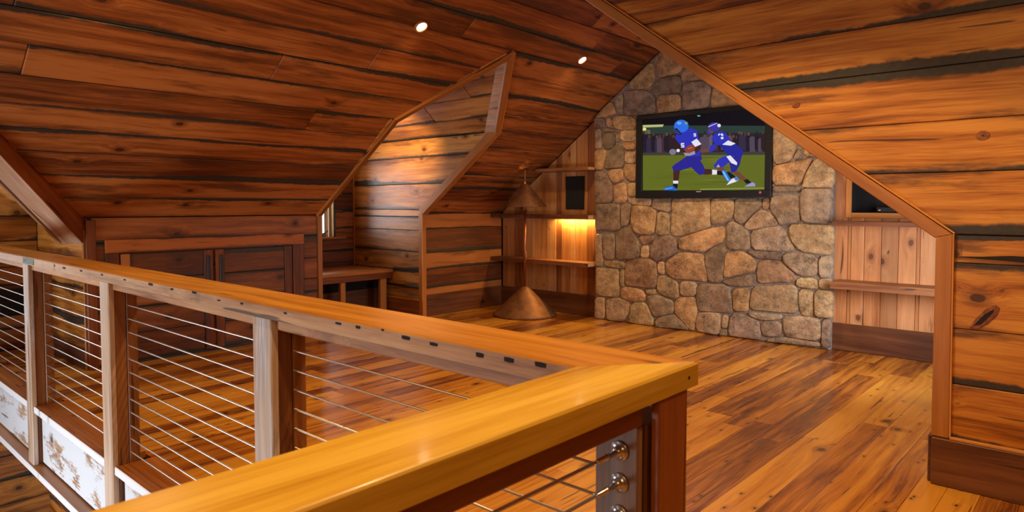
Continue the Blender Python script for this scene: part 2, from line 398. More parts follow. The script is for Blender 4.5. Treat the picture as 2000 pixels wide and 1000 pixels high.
# ================================================================ the setting
K = 0.73; LS = math.hypot(1, K)                     # roof pitch
XL, ZK, XRID = -6.45, 1.29, -3.5                    # left knee wall, knee height, ridge
XR = -0.55
SR = (XRID-XL)*LS                                   # slope length knee to ridge
YE = 6.93                                           # end gable
YC = 3.92                                           # right cheek wall
X, Y, Z = (1, 0, 0), (0, 1, 0), (0, 0, 1)
VL = (1/LS, 0, K/LS); VR = (-1/LS, 0, K/LS)
OL = (XL, 0, ZK); OR_ = (XR, 0, ZK)
DY0, DY1, DYM, DB, DA = 4.005, 5.53, 4.80, 1.572, 2.65   # dormer opening on the left slope: sides, middle, bend and apex (along the slope)
DYB = 4.065
def val(s): return 1.78-0.69*s                        # valley of the near-left gable
def slab(parent, name, pts, th, mat=None):
    """flat backing: polygon of 3D points pushed back along its own normal by th"""
    p = [Vector(q) for q in pts]; n = (p[1]-p[0]).cross(p[2]-p[0]).normalized()
    bm = bmesh.new(); a = [bm.verts.new(q) for q in p]; b = [bm.verts.new(q-n*th) for q in p]; k = len(p)
    bm.faces.new(a); bm.faces.new(b[::-1])
    for i in range(k): bm.faces.new((a[i], b[i], b[(i+1) % k], a[(i+1) % k]))
    bmesh.ops.recalc_face_normals(bm, faces=bm.faces[:])
    return link(name, bm_mesh(name, bm, mat or M['backing']), parent)
def on(O, U, V, pts, d=0.0):
    U = Vector(U).normalized(); V = Vector(V).normalized(); N = U.cross(V)
    return [tuple(Vector(O)+U*p[0]+V*p[1]+N*d) for p in pts]

rng = random.Random(5)
# ---- floor
fl = empty('floor', (-3, 4, 0), 'wide reclaimed heart pine floorboards running towards the stone wall', 'floor', kind='structure')
slab(fl, 'subfloor', [(-7.95, 1.36, -0.024), (-0.86, 1.36, -0.024), (-0.86, 6.95, -0.024), (-7.95, 6.95, -0.024)], 0.08)
slab(fl, 'subfloor', [(-0.86, -2.5, -0.024), (2.4, -2.5, -0.024), (2.4, 6.95, -0.024), (-0.86, 6.95, -0.024)], 0.08)
def lay(x0, x1, y0, y1, L=1.9, jit=0.22):
    e = rows(x0, x1, 0.165, rng, jit)
    cover(fl, [(y0, x0), (y1, x0), (y1, x1), (y0, x1)], (0, 0, 0), Y, X, e, L, -0.022, 0.0, M['floor'], rng, side=-1, gap=0.0018, bev=0.0007, jz=0.0004)
lay(XL, -0.86, 1.40, YE-0.02)
lay(-7.9, XL, 4.09, 5.49)
lay(-7.9, XL, 1.40, 1.79)
lay(-0.86, -0.60, -1.4, YE-0.02, 2.2)
lay(-0.60, 2.3, -1.4, YC-0.02, 2.0)

box(fl, 'joint_strip', (-2.955, 5.60, -.006), Y, (-1, 0, 0), 1.15, .016, .0066, plain('floor_joint', (.03, .010, .003), .6), bev=.001)
# ---- ceiling: the two main slopes, the dormer's and the near gable's
ce = empty('ceiling', (-3.5, 4, 3.4), 'sloping attic ceiling of wide reddish reclaimed pine boards', 'ceiling', kind='structure')
def ceil(region, O, V, edges, L, side=1, mat='ceiling', color=None, U=Y):
    cover(ce, region, O, U, V, edges, L, -0.02, 0.0, M[mat], rng, side=side, gap=0.002, bev=0.006, jz=0.004, color=color)
e1 = rows(0, DB, 0.262, rng, 0.16); e2 = rows(DB, DA, 0.27, rng, 0.12); e3 = rows(DA, SR, 0.25, rng, 0.15)
ceil([(val(0), 0), (DY0, 0), (DYB, DB), (val(DB), DB)], OL, VL, e1, 5.5)
ceil([(DY1, 0), (YE, 0), (YE, DB), (DY1, DB)], OL, VL, rows(0, DB, 0.262, rng, 0.16), 4)
ceil([(val(DB), DB), (DYB, DB), (DYM, DA), (val(DA), DA)], OL, VL, e2, 3.2)
ceil([(DY1, DB), (YE, DB), (YE, DA), (DYM, DA)], OL, VL, e2, 3.6)
ceil([(val(DA), DA), (YE, DA), (YE, SR), (val(SR), SR)], OL, VL, e3, 2.6)
for reg in ([(val(0), -.12), (DY0, -.12), (DYB, DB), (val(DB), DB)], [(DY1, -.12), (YE+.3, -.12), (YE+.3, DB), (DY1, DB)], [(val(DB), DB), (DYB, DB), (DYM, DA), (val(DA), DA)],
            [(DY1, DB), (YE+.3, DB), (YE+.3, DA), (DYM, DA)], [(val(DA), DA), (YE+.3, DA), (YE+.3, SR+.05), (val(SR), SR+.05)]):
    slab(ce, 'backing', on(OL, Y, VL, reg, -0.022), 0.05)
ceil([(YC+0.05, 0), (YE, 0), (YE, SR), (YC+0.05, SR)], OR_, VR, rows(0, SR, 0.27, rng, 0.15), 3.0, side=-1)
slab(ce, 'backing', on(OR_, Y, VR, [(YC+.036, -.1), (YC+.036, SR+.05), (YE+.3, SR+.05), (YE+.3, -.1)], 0.022), 0.05)
# dormer ceiling
XD, DH = -7.92, 2.217
DN, DF = 4.04, 5.50
DV = (0, -0.71, 0.633); DVn = (0, 0.75, 0.633); DL = 0.951
ed = rows(0, DL, 0.24, rng, 0.15)
ceil([(0, 0), (2.74, 0), (3.61, DL), (0, DL)], (XD, DF, DH), DV, ed, 4, mat='cheek', U=X, color=(0.85, 0.8, 0.78))
ceil([(0, 0), (2.74, 0), (3.61, DL), (0, DL)], (XD, DN, DH), DVn, ed, 4, side=-1, mat='cheek', U=X)
slab(ce, 'backing', on((XD, DF, DH), X, DV, [(-0.3, -.12), (2.62, -.12), (3.61, DL+.04), (-0.3, DL+.04)], -0.022), 0.05)
slab(ce, 'backing', on((XD, DN, DH), X, DVn, [(-0.3, -.12), (-0.3, DL+.04), (3.61, DL+.04), (2.62, -.12)], 0.022), 0.05)
# near-left gable
GV = (0, -0.69, 0.5897); GL = 3.02
ceil([(0, 0), (1.55, 0), (1.55+.89*GL, GL), (0, GL)], (-8.0, 1.78, ZK), GV, rows(0, GL, 0.2, rng, 0.15), 4, mat='cheek', U=X, color=(1.15, 1.0, 0.85))
slab(ce, 'backing', on((-8.0, 1.78, ZK), X, GV, [(-0.3, -.15), (1.38, -.15), (4.2, GL+.05), (-0.3, GL+.05)], -0.022), 0.05)

# ---- end gable wall with vertical boards
wf = empty('wall_far', (-3.5, YE, 0), 'end gable wall of upright pine boards either side of the stone chimney', 'wall', kind='structure')
slab(wf, 'backing', [(XL-.3, YE+0.26, -.1), (XR+.3, YE+0.26, -.1), (XR+.3, YE+0.26, ZK), (XRID, YE+0.26, ZK+K*(XRID-XL)+.2), (XL-.3, YE+0.26, ZK)], 0.05)
slab(wf, 'backing', [(XL-.2, YE+0.021, 0), (-4.6, YE+0.021, 0), (-4.6, YE+0.021, 2.7), (XL, YE+0.021, ZK+.06), (XL-.2, YE+.021, ZK+.0)], 0.03)
def upright(x0, x1, z0, z1=None, color=None, left=True):
    if z1 is None:
        f = (lambda x: ZK+K*(x-XL)-0.005) if left else (lambda x: ZK+K*(XR-x)-0.005)
        p = [(z0, x0), (f(x0), x0), (f(x1), x1), (z0, x1)]
    else: p = [(z0, x0), (z1, x0), (z1, x1), (z0, x1)]
    board(wf, 'plank', p, (0, YE, 0), Z, X, -0.02, rng.uniform(-0.003, 0.003), M['vertical'], side=-1, bev=0.004, color=color)
xs = rows(XL+0.02, -4.72, 0.135, rng, 0.4)
for i in range(len(xs)-1):
    c = [(1, 1, 1), (1, .95, .85), (.62, .5, .42), (1.05, 1.0, .9)][(0, 1, 2, 0, 3, 1, 0, 2, 3, 0, 1, 2, 0, 3, 0, 1)[i % 16]]
    upright(xs[i]+0.0015, xs[i+1]-0.0015, 0.24, color=c)
NX0, NX1, NZ0, NZ1 = -1.905, -1.33, 1.325, 1.70
for x0, x1, c in ((-2.14, -1.935, (1.1, 1.0, 1.1)), (-1.935, -1.905, (.9, .8, .7)), (-1.905, -1.79, (1.12, 1.05, 1.15)), (-1.79, -1.645, (1.05, .96, 1.02)), (-1.645, -1.505, (.7, .6, .6)), (-1.505, -1.36, (1.12, 1.05, 1.15)), (-1.36, -1.33, (1.1, 1.02, 1.1)),
                  (-1.33, -1.19, (1.1, 1.02, 1.1)), (-1.19, -1.02, (.8, .7, .6)), (-1.02, -0.85, (1, 1, 1)), (-0.85, -0.6, (.9, .9, .9))):
    if x0 >= NX0-0.001 and x1 <= NX1+0.001:
        upright(x0+.0015, x1-.0015, 0.24, NZ0, c, False)
        if ZK+K*(XR-x1) > NZ1+0.03: upright(x0+.0015, x1-.0015, NZ1, None, c, False)
    else: upright(x0+.0015, x1-.0015, 0.24, None, c, False)
bb = empty('baseboard_far', (-3.5, YE, 0), 'dark stained baseboards along the end wall', 'baseboard', kind='structure')
box(bb, 'board', (XL, YE, 0), X, Z, 1.74, 0.265, 0.022, M['base'])
box(bb, 'board', (-2.12, YE, 0), X, Z, 1.5, 0.262, 0.022, M['base'])

# ---- left knee wall
wl = empty('wall_left', (XL, 3, 0), 'low left knee wall of dark reclaimed boards', 'wall', kind='structure')
slab(wl, 'backing', [(XL-0.022, 1.80, 0), (XL-0.022, DY0, 0), (XL-0.022, DY0, ZK), (XL-0.022, 1.80, ZK)], 0.05)
slab(wl, 'backing', [(XL-0.022, DY1-0.02, 0), (XL-0.022, YE+.2, 0), (XL-0.022, YE+.2, ZK), (XL-0.022, DY1-0.02, ZK)], 0.05)
cover(wl, [(1.8, 0), (DY0, 0), (DY0, ZK), (1.8, ZK)], (XL, 0, 0), Y, Z, [0, .25, .47, .61, .83, 1.07, ZK], 6, -0.02, 0, M['knee'], rng, jz=0.003)
cover(wl, [(DY1, 0.2), (YE, 0.2), (YE, ZK), (DY1, ZK)], (XL, 0, 0), Y, Z, [.2, .353, .59, .793, 1.10, ZK], 6, -0.02, 0, M['knee'], rng, jz=0.003, color=(1.15, 1.2, 1.2))
bl = empty('baseboard_left', (XL, 6.2, 0), 'dark baseboard along the left knee wall past the dormer', 'baseboard', kind='structure')
box(bl, 'board', (XL, DY1, 0), Y, Z, YE-DY1-0.024, 0.27, 0.022, M['base'])

# ---- dormer walls
wd = empty('wall_dormer', (-7, 4.8, 0), 'weathered plank walls of the window dormer', 'wall', kind='structure')
cover(wd, [(0, 0.2), (1.45, 0.2), (1.45, 1.25), (0, 1.25)], (XD, DF, 0), X, Z, [.2, .37, .56, .80, 1.08, 1.25], 6, -0.02, 0, M['cheek'], rng, jz=0.004)
cover(wd, [(0, 1.25), (1.45, 1.25), (2.74, 2.2), (2.74, DH), (0, DH)], (XD, DF, 0), X, Z, [1.25, 1.34, 1.66, 1.99, DH], 6, -0.02, 0, M['cheek'], rng, jz=0.004)
slab(wd, 'backing', [(XD-0.1, DF+0.021, 0), (-6.46, DF+0.021, 0), (-6.46, DF+0.021, ZK-.0), (-5.2, DF+0.021, DH+.05), (XD-0.2, DF+0.021, DH+.05)], 0.03)
cover(wd, [(0, 0), (1.45, 0), (1.45, 1.25), (0, 1.25)], (XD, DN, 0), X, Z, [0, .3, .6, .9, 1.25], 6, -0.02, 0, M['cheek'], rng, side=-1)
cover(wd, [(0, 1.25), (1.45, 1.25), (2.74, 2.2), (2.74, DH), (0, DH)], (XD, DN, 0), X, Z, [1.25, 1.6, 1.9, DH], 6, -0.02, 0, M['cheek'], rng, side=-1)
slab(wd, 'backing', [(XD-0.2, DN-0.021, 0), (XD-0.2, DN-0.021, DH+.05), (-5.2, DN-0.021, DH+.05), (-6.46, DN-0.021, ZK), (-6.46, DN-0.021, 0)], 0.005)
WY0, WY1, WZ0, WZ1 = 4.42, 5.205, 0.965, 2.05
for reg, ee in (([(DN, 0), (DF, 0), (DF, .95), (DN, .95)], [0, .2, .42, .62, .78, .95]), ([(WY1, .95), (DF, .95), (DF, WZ1), (WY1, WZ1)], [.95, 1.1, 1.32, 1.55, 1.8, WZ1]),
                ([(DN, .95), (WY0, .95), (WY0, WZ1), (DN, WZ1)], [.95, 1.3, 1.55, 1.8, WZ1]), ([(DN, WZ1), (DF, WZ1), (DF, DH), (DYM-.01, 2.85), (DN, DH)], [WZ1, DH, 2.45, 2.65, 2.85])):
    cover(wd, reg, (XD, 0, 0), Y, Z, ee, 4, -0.02, 0, M['knee'], rng, jz=0.002)
for a in ([(DN-.1, 0), (DF+.1, 0), (DF+.1, .95), (DN-.1, .95)], [(WY1, .95), (DF+.1, .95), (DF+.1, WZ1), (WY1, WZ1)], [(DN-.1, .95), (WY0, .95), (WY0, WZ1), (DN-.1, WZ1)], [(DN-.1, WZ1), (DF+.1, WZ1), (DF+.1, DH), (DYM, 2.9), (DN-.1, DH)]):
    slab(wd, 'backing', on((XD, 0, 0), Y, Z, a, -0.022), 0.03)
bd = empty('baseboard_dormer', (-6.8, DF, 0), 'baseboard with a pale cap strip on the dormer side wall', 'baseboard', kind='structure')
box(bd, 'board', (-7.2, DF, 0), X, Z, 0.745, 0.19, 0.02, M['base'], color=(1.8, 1.9, 2.0))
box(bd, 'cap_strip', (-7.2, DF, 0.19), X, Z, 0.745, 0.018, 0.024, M['trim'], color=(1.3, 1.4, 1.6))

# ---- dormer window
w1 = empty('window_1', (XD, 4.8, 0.97), 'dormer casement window above the bench with a black crank', 'window', kind='structure')
box(w1, 'casing', (XD, WY1, WZ0), Z, Y, WZ1-WZ0+.1, 0.105, 0.02, M['trim']).matrix_basis.translation.x += 0.0
box(w1, 'casing', (XD, WY0-0.105, WZ0), Z, Y, WZ1-WZ0+.1, 0.105, 0.02, M['trim'])
box(w1, 'casing', (XD, WY0-0.11, WZ1), Y, Z, WY1-WY0+.22, 0.1, 0.024, M['trim'])
box(w1, 'sill', (XD-0.16, WY0-0.12, WZ0-0.028), Y, X, WY1-WY0+.26, 0.20, -0.0-0.0+0.028, M['trim']).matrix_basis.translation.z += 0.028
box(w1, 'jamb', (XD-0.18, WY1, WZ0), X, Z, 0.18, WZ1-WZ0, 0.02, M['sash']).matrix_basis.translation.y += 0.02
box(w1, 'jamb', (XD-0.18, WY0, WZ0), X, Z, 0.18, WZ1-WZ0, 0.02, M['sash'])
box(w1, 'head_jamb', (XD-0.18, WY0, WZ1), X, Y, 0.18, WY1-WY0, 0.02, M['sash'])
sh = box(w1, 'sash_stile', (XD-0.12, WY1-0.02, WZ0), Z, Y, WZ1-WZ0, 0.022, 0.03, M['sash'])
box(w1, 'sash_stile', (XD-0.15, WY1-0.085, WZ0), Z, Y, WZ1-WZ0, 0.065, 0.03, M['sash']); 
box(w1, 'sash_stile', (XD-0.15, WY0, WZ0), Z, Y, WZ1-WZ0, 0.065, 0.03, M['sash'])
box(w1, 'sash_rail', (XD-0.15, WY0+.066, WZ0), Y, Z, WY1-WY0-.15, 0.05, 0.03, M['sash'])
box(w1, 'sash_rail', (XD-0.15, WY0+.066, WZ1-.06), Y, Z, WY1-WY0-.15, 0.06, 0.03, M['sash'])
box(w1, 'pane', (XD-0.135, WY0+.067, WZ0+.05), Y, Z, WY1-WY0-.153, WZ1-WZ0-.11, 0.004, M['glass'], bev=0)
box(w1, 'screen_edge', (XD-0.118, WY1-0.098, WZ0), Z, Y, WZ1-WZ0, 0.012, 0.012, M['black'], bev=0.001)
cr = turned(w1, 'crank', (XD-0.07, 5.02, WZ0), Z, [(0.03, 0), (0.03, .012), (0.016, .03), (0.0, .032)], M['black'], 12)
rod(cr, 'crank_arm', (XD-0.07, 5.02, WZ0+.024), (XD-0.05, 5.115, WZ0+.085), 0.007, M['black'])

# ---- right cheek wall
wr = empty('wall_right', (1, YC, 0), 'tall right wall of wide amber pine boards with dark bark edges', 'wall', kind='structure')
def dg(x): return 1.255+0.745*(-0.612-x)
cover(wr, [(-.64, .24), (2.3, .24), (2.3, 1.255), (-.64, 1.255)], (0, YC, 0), X, Z, [.24, .515, .792, 1.115, 1.255], 60, -0.03, 0, M['wall'], rng, jz=0.006, bev=0.004)
cover(wr, [(-.63, 1.255), (2.3, 1.255), (2.3, 3.46), (-3.55, 3.46), (-3.55, dg(-3.55))], (0, YC, 0), X, Z, [1.255, 1.561, 1.814, 2.084, 2.33, 2.585, 2.86, 3.15, 3.46], 60, -0.03, 0, M['wall'], rng, jz=0.006, bev=0.004)
slab(wr, 'backing', [(-.6, YC+.032, 0), (2.4, YC+.032, 0), (2.4, YC+.032, 3.5), (-.6, YC+.032, 3.5)], 0.05)
slab(wr, 'backing', [(-.6, YC+.032, dg(-.6)+.05), (-.6, YC+.032, 3.5), (-3.55, YC+.032, 3.5), (-3.55, YC+.032, dg(-3.55)+.03)], 0.05)
def blob(parent, name, pts, y, h, mat, U=X, V=Z):
    return board(parent, name, pts, (0, y, 0), U, V, 0, h, mat, bev=.002)
M['knot'] = plain('knot_wood', (.21, .06, .014), .4, noise=.4, nscale=40)
M['crack'] = plain('crack_shadow', (.012, .006, .004), .9)
blob(wr, 'split', [(-.60, 1.146), (-.50, 1.140), (-.42, 1.137), (-.30, 1.131), (-.05, 1.135), (.3, 1.128), (.05, 1.150), (-.25, 1.158), (-.38, 1.160), (-.50, 1.150)], YC, .0075, M['crack'])
blob(wr, 'knot_hole', [(-.535, .80), (-.50, .80), (-.46, .83), (-.425, .875), (-.415, .91), (-.435, .925), (-.47, .90), (-.51, .85)], YC, .0075, M['knot'])
blob(wr, 'knot_core', [(-.520, .812), (-.485, .825), (-.44, .885), (-.437, .905), (-.475, .875)], YC, .009, M['crack'])
for kx, kz, r in ((-.503, 1.73, .024), (-1.38, 1.962, .018)):
    blob(wr, 'knot', [(kx+r*1.25*math.cos(a*PI/5), kz+r*math.sin(a*PI/5)) for a in range(10)], YC, .0064, M['knot'])
    blob(wr, 'knot_core', [(kx+r*.3*math.cos(a*PI/4), kz+r*.2*math.sin(a*PI/4)) for a in range(8)], YC, .0070, M['crack'])
t1 = empty('trim_1', (-1.5, YC, 1.2), 'fir trim framing the slanting edge of the right wall', 'trim', kind='structure')
TW = 0.06
nx, nz = 0.745/math.hypot(1, .745), 1/math.hypot(1, .745)
def diag(o, z0, z1, mat, w0, w1_, name):
    a = (-.612, 1.255); b = (-3.6, dg(-3.6))
    # offsets below the slope line; the lower end is mitred on the upright
    def off(w): return [(-.612-w*1.15, 1.255-w*0.30+0.012*0), (b[0]-nx*w, b[1]-nz*w)]
    p = [off(w0)[0], off(w0)[1], off(w1_)[1], off(w1_)[0]]
    q = [(u*0, 0) for u in range(0)]
    U = Vector((-1, 0, 0.745)).normalized(); V = Vector((-U.z, 0, U.x))
    A = Vector((a[0], 0, a[1]))
    pl = [((Vector((s[0], 0, s[1]))-A).dot(U), (Vector((s[0], 0, s[1]))-A).dot(V)) for s in p]
    board(t1, name, pl, (a[0], o, a[1]), U, V, z0, z1, mat, side=1, bev=0.004)
diag(YC, -0.13, 0.018, M['trim'], 0.0, 0.065, 'slope_trim')
board(t1, 'upright_trim', [(0.24, -.68), (1.235, -.683), (1.255, -.612), (0.24, -.603)], (0, YC, 0), Z, X, -0.13, 0.018, M['trim'], side=-1)
board(t1, 'highlight_bead', [(0.25, -.603), (1.255, -.612), (1.259, -.605), (0.25, -.596)], (0, YC, 0), Z, X, -0.01, 0.02, M['trim'], side=-1, bev=0.001, color=(1.5, 1.6, 1.6))  # colour raised to paint the highlight along the trim edge
U_ = Vector((-1, 0, .745)).normalized()
box(t1, 'highlight_bead', (-.606, YC-.02, 1.257), U_, Vector((-U_.z, 0, U_.x))*-1, 3.6, 0.007, 0.02, M['trim'], bev=0.001, color=(1.4, 1.5, 1.5))  # same painted highlight up the slanting edge
br = empty('baseboard_right', (0, YC, 0), 'tall dark baseboard at the foot of the right wall', 'baseboard', kind='structure')
box(br, 'board', (-.675, YC-.0, 0), X, Z, 3.0, 0.238, 0.035, M['base'])
box(br, 'board_end', (-.675, YC+.12, 0), (0, -1, 0), Z, 0.12, 0.238, 0.02, M['base'])
box(br, 'cap_strip', (-.60, YC, 0.238), X, Z, 2.9, 0.013, 0.026, M['trim'], bev=0.002, color=(1.4, 1.5, 1.5))

# ---- dormer trim and valley trims
t2 = empty('trim_2', (-5.5, 4.8, 1.3), 'fir trim outlining the dormer opening', 'trim', kind='structure')
P_ = [(DY0, 0), (DYB, DB), (DYM, DA), (DY1, DB), (DY1, 0)]
Q_ = [(DY0+.05, 0), (DYB+.05, DB-.02), (DYM, DA-.115), (DY1-.065, DB-.02), (DY1-.065, 0)]
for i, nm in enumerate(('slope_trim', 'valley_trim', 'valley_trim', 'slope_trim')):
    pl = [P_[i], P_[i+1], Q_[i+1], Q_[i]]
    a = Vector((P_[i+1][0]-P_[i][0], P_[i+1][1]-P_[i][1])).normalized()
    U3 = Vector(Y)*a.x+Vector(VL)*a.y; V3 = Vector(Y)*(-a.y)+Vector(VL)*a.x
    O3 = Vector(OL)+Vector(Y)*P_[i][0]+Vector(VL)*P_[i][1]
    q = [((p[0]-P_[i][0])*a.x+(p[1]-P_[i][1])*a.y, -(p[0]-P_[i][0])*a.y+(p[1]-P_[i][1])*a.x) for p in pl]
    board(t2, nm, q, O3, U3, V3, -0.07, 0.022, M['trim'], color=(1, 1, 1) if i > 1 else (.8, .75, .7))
    board(t2, 'highlight_bead', [(q[0][0], q[0][1]-.0), (q[1][0], q[1][1]), (q[1][0], q[1][1]+.012), (q[0][0], q[0][1]+.012)], O3, U3, V3, -0.005, 0.027, M['trim'], bev=0.002, color=(1.2, 1.2, 1.2))  # brightened bead paints the thin highlight on the trim
board(t2, 'reveal_board', [(2.70, 0.0), (3.56, DL-.02), (3.42, DL-.02), (2.55, 0.0)], (XD, DF, DH), X, DV, 0.0, 0.03, M['trim_worn_daylit'], bev=0.003)  # pale tone paints the window light on the reveal
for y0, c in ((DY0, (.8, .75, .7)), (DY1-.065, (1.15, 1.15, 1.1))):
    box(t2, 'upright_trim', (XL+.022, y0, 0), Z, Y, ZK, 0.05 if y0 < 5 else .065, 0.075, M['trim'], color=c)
box(t2, 'highlight_bead', (XL+.022, DF-.035-.012, 0.2), Z, Y, ZK-.2, 0.012, 0.01, M['trim'], color=(1.6, 1.8, 2.0)).matrix_basis.translation.x += .01  # pale tint paints a highlight down this edge
box(t2, 'corner_bead', (XD+.02, DF-.02, 0.55), Z, Y, 1.7, 0.02, 0.02, M['trim'], bev=.003).matrix_basis.translation.x += .0
t3 = empty('trim_3', (-5.5, 1.2, 1.3), 'boxed valley trim where the near left gable meets the main ceiling', 'trim', kind='structure')
vd = Vector((.806, -.71, .675)).normalized(); vh = Vector((.71, .806, 0)).normalized(); vdn = vd.cross(-vh)
VO = Vector((XL, 1.79, 1.235))-vd*.10
bb_ = box(t3, 'valley_beam', VO-vdn*.07, vd, -vh, 4.2, .165, .205, [M['trim_worn_daylit'], M['trim_dark']], pick=lambda n: 1 if n.y < -.5 else 0, bev=.006, color=(1.25, 1.2, 1.15))  # room side darkened as painted shade, other faces paled as if daylit
box(t3, 'valley_lip', VO-vh*.185-vdn*.05, vd, -vh, 4.2, .022, .18, M['trim_worn_daylit'], bev=.003)
box(t3, 'upright_trim', (XL, 1.80, 0), Z, Y, ZK-.02, 0.075, 0.03, M['trim_dark']).matrix_basis.translation.x += .03
box(t3, 'corner_bead', (XL-.0, 1.782, 0), Z, Y, ZK-.1, 0.016, 0.016, M['trim']).matrix_basis.translation.x += .0

# ---- side of the near-left gable (seen through the railing)
wa = empty('wall_alcove', (-7.2, 1.8, 0), 'board wall of the near left gable behind the railing', 'wall', kind='structure')
cover(wa, [(0.08, .16), (1.55, .16), (1.55, ZK), (0.08, ZK)], (-8.0, 1.8, 0), X, Z, [.16, .42, .68, .95, ZK], 6, -0.02, 0, M['wall'], rng, jz=0.003)
slab(wa, 'backing', [(-8.0, 1.822, 0), (XL, 1.822, 0), (XL, 1.822, ZK+.03), (-8.0, 1.822, ZK+.03)], 0.03)
cover(wa, [(-2.5, 0), (1.8, 0), (1.8, .80), (-2.5, .80)], (XD, 0, 0), Y, Z, [0, .2, .42, .63, .80], 6, -0.02, 0, M['knee'], rng, jz=0.003)
cover(wa, [(-2.5, .80), (1.8, .80), (1.8, ZK), (-.5, 3.3), (-2.5, ZK)], (XD, 0, 0), Y, Z, [.80, 1.05, ZK, 1.55, 1.8, 2.05, 2.3, 2.55, 2.8, 3.3], 6, -0.02, 0, M['cheek'], rng, jz=0.003)
slab(wa, 'backing', [(XD-.022, -2.5, 0), (XD-.022, 1.82, 0), (XD-.022, 1.82, ZK+.03), (XD-.022, -.36, 3.6), (XD-.022, -2.5, ZK)], 0.03)
box(empty('baseboard_alcove', (-7.2, 1.8, 0), 'dark baseboard of the near left gable', 'baseboard', kind='structure'), 'board', (-7.9, 1.8, 0), X, Z, 1.44, 0.165, 0.02, M['base'])

# ---- stairwell below the railing
ws = empty('wall_stairwell', (-8, 0.5, -2.7), 'plank wall of the stairwell seen below the railing', 'wall', kind='structure')
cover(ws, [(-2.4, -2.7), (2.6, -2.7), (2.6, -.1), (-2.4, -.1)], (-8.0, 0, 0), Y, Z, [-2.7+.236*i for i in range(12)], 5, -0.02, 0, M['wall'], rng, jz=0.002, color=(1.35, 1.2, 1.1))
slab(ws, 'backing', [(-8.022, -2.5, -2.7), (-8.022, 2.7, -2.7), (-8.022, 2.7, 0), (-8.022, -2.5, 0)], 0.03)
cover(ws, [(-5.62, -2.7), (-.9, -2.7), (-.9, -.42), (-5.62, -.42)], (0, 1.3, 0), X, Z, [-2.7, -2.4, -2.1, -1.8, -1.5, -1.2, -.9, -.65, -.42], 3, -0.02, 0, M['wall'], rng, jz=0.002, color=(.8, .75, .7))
slab(ws, 'backing', [(-5.62, 1.322, -2.7), (-.86, 1.322, -2.7), (-.86, 1.322, -.1), (-5.62, 1.322, -.1)], 0.03)
slab(ws, 'side_wall', [(-.87, 1.3, -2.7), (-.87, -2.5, -2.7), (-.87, -2.5, -.03), (-.87, 1.3, -.03)], 0.05, M['backing_wood'])
lf = empty('floor_lower', (-4, 0, -2.7), 'floor of the storey below in the stairwell', 'floor', kind='structure')
slab(lf, 'slab', [(-8.1, -2.5, -2.7), (-.8, -2.5, -2.7), (-.8, 3.0, -2.7), (-8.1, 3.0, -2.7)], 0.05, M['backing_wood'])
t4 = empty('trim_4', (-4, 1.2, -.3), 'peeling white painted fascia boards along the stairwell edge', 'trim', kind='structure')
for x0, x1 in ((-7.9, -5.61), (-5.455, -4.025), (-3.875, -2.35), (-2.20, -.86)):
    box(t4, 'fascia_board', (x0, 1.262, -.37), X, Z, x1-x0, 0.35, 0.028, M['paint'])
t5 = empty('trim_5', (-4, 1.2, -.4), 'ledge moulding below the white fascia', 'trim', kind='structure')
box(t5, 'ledge', (-7.9, 1.165, -.425), X, Y, 7.05, 0.13, 0.045, [M['trim'], M['white']], pick=lambda n: 1 if n.y < -.5 else 0)

# ---- the rest of the cross gable, behind the camera
wb = empty('wall_back', (-3, -2.5, 0), 'walls and ceiling of the cross gable behind the viewer', 'wall', kind='structure')
slab(wb, 'boarding', [(-8.1, -2.5, -2.7), (-8.1, -2.5, 1.3), (XRID, -2.5, 1.3), (XRID, -2.5, 3.5), (2.4, -2.5, 3.5), (2.4, -2.5, -2.7)], 0.05, M['backing_wood'])
slab(wb, 'boarding', [(2.35, -2.5, 0), (2.35, -2.5, 3.5), (2.35, 3.95, 3.5), (2.35, 3.95, 0)], 0.05, M['backing_wood'])
slab(wb, 'boarding', [(XRID, -2.5, 3.47), (XRID, 3.95, 3.47), (2.4, 3.95, 3.47), (2.4, -2.5, 3.47)], 0.05, M['backing_wood'])
slab(wb, 'boarding', [(-8.1, -.36, 3.44), (XRID, -.36, 3.44), (XRID, -2.5, 1.29), (-8.1, -2.5, 1.29)], 0.05, M['backing_wood'])

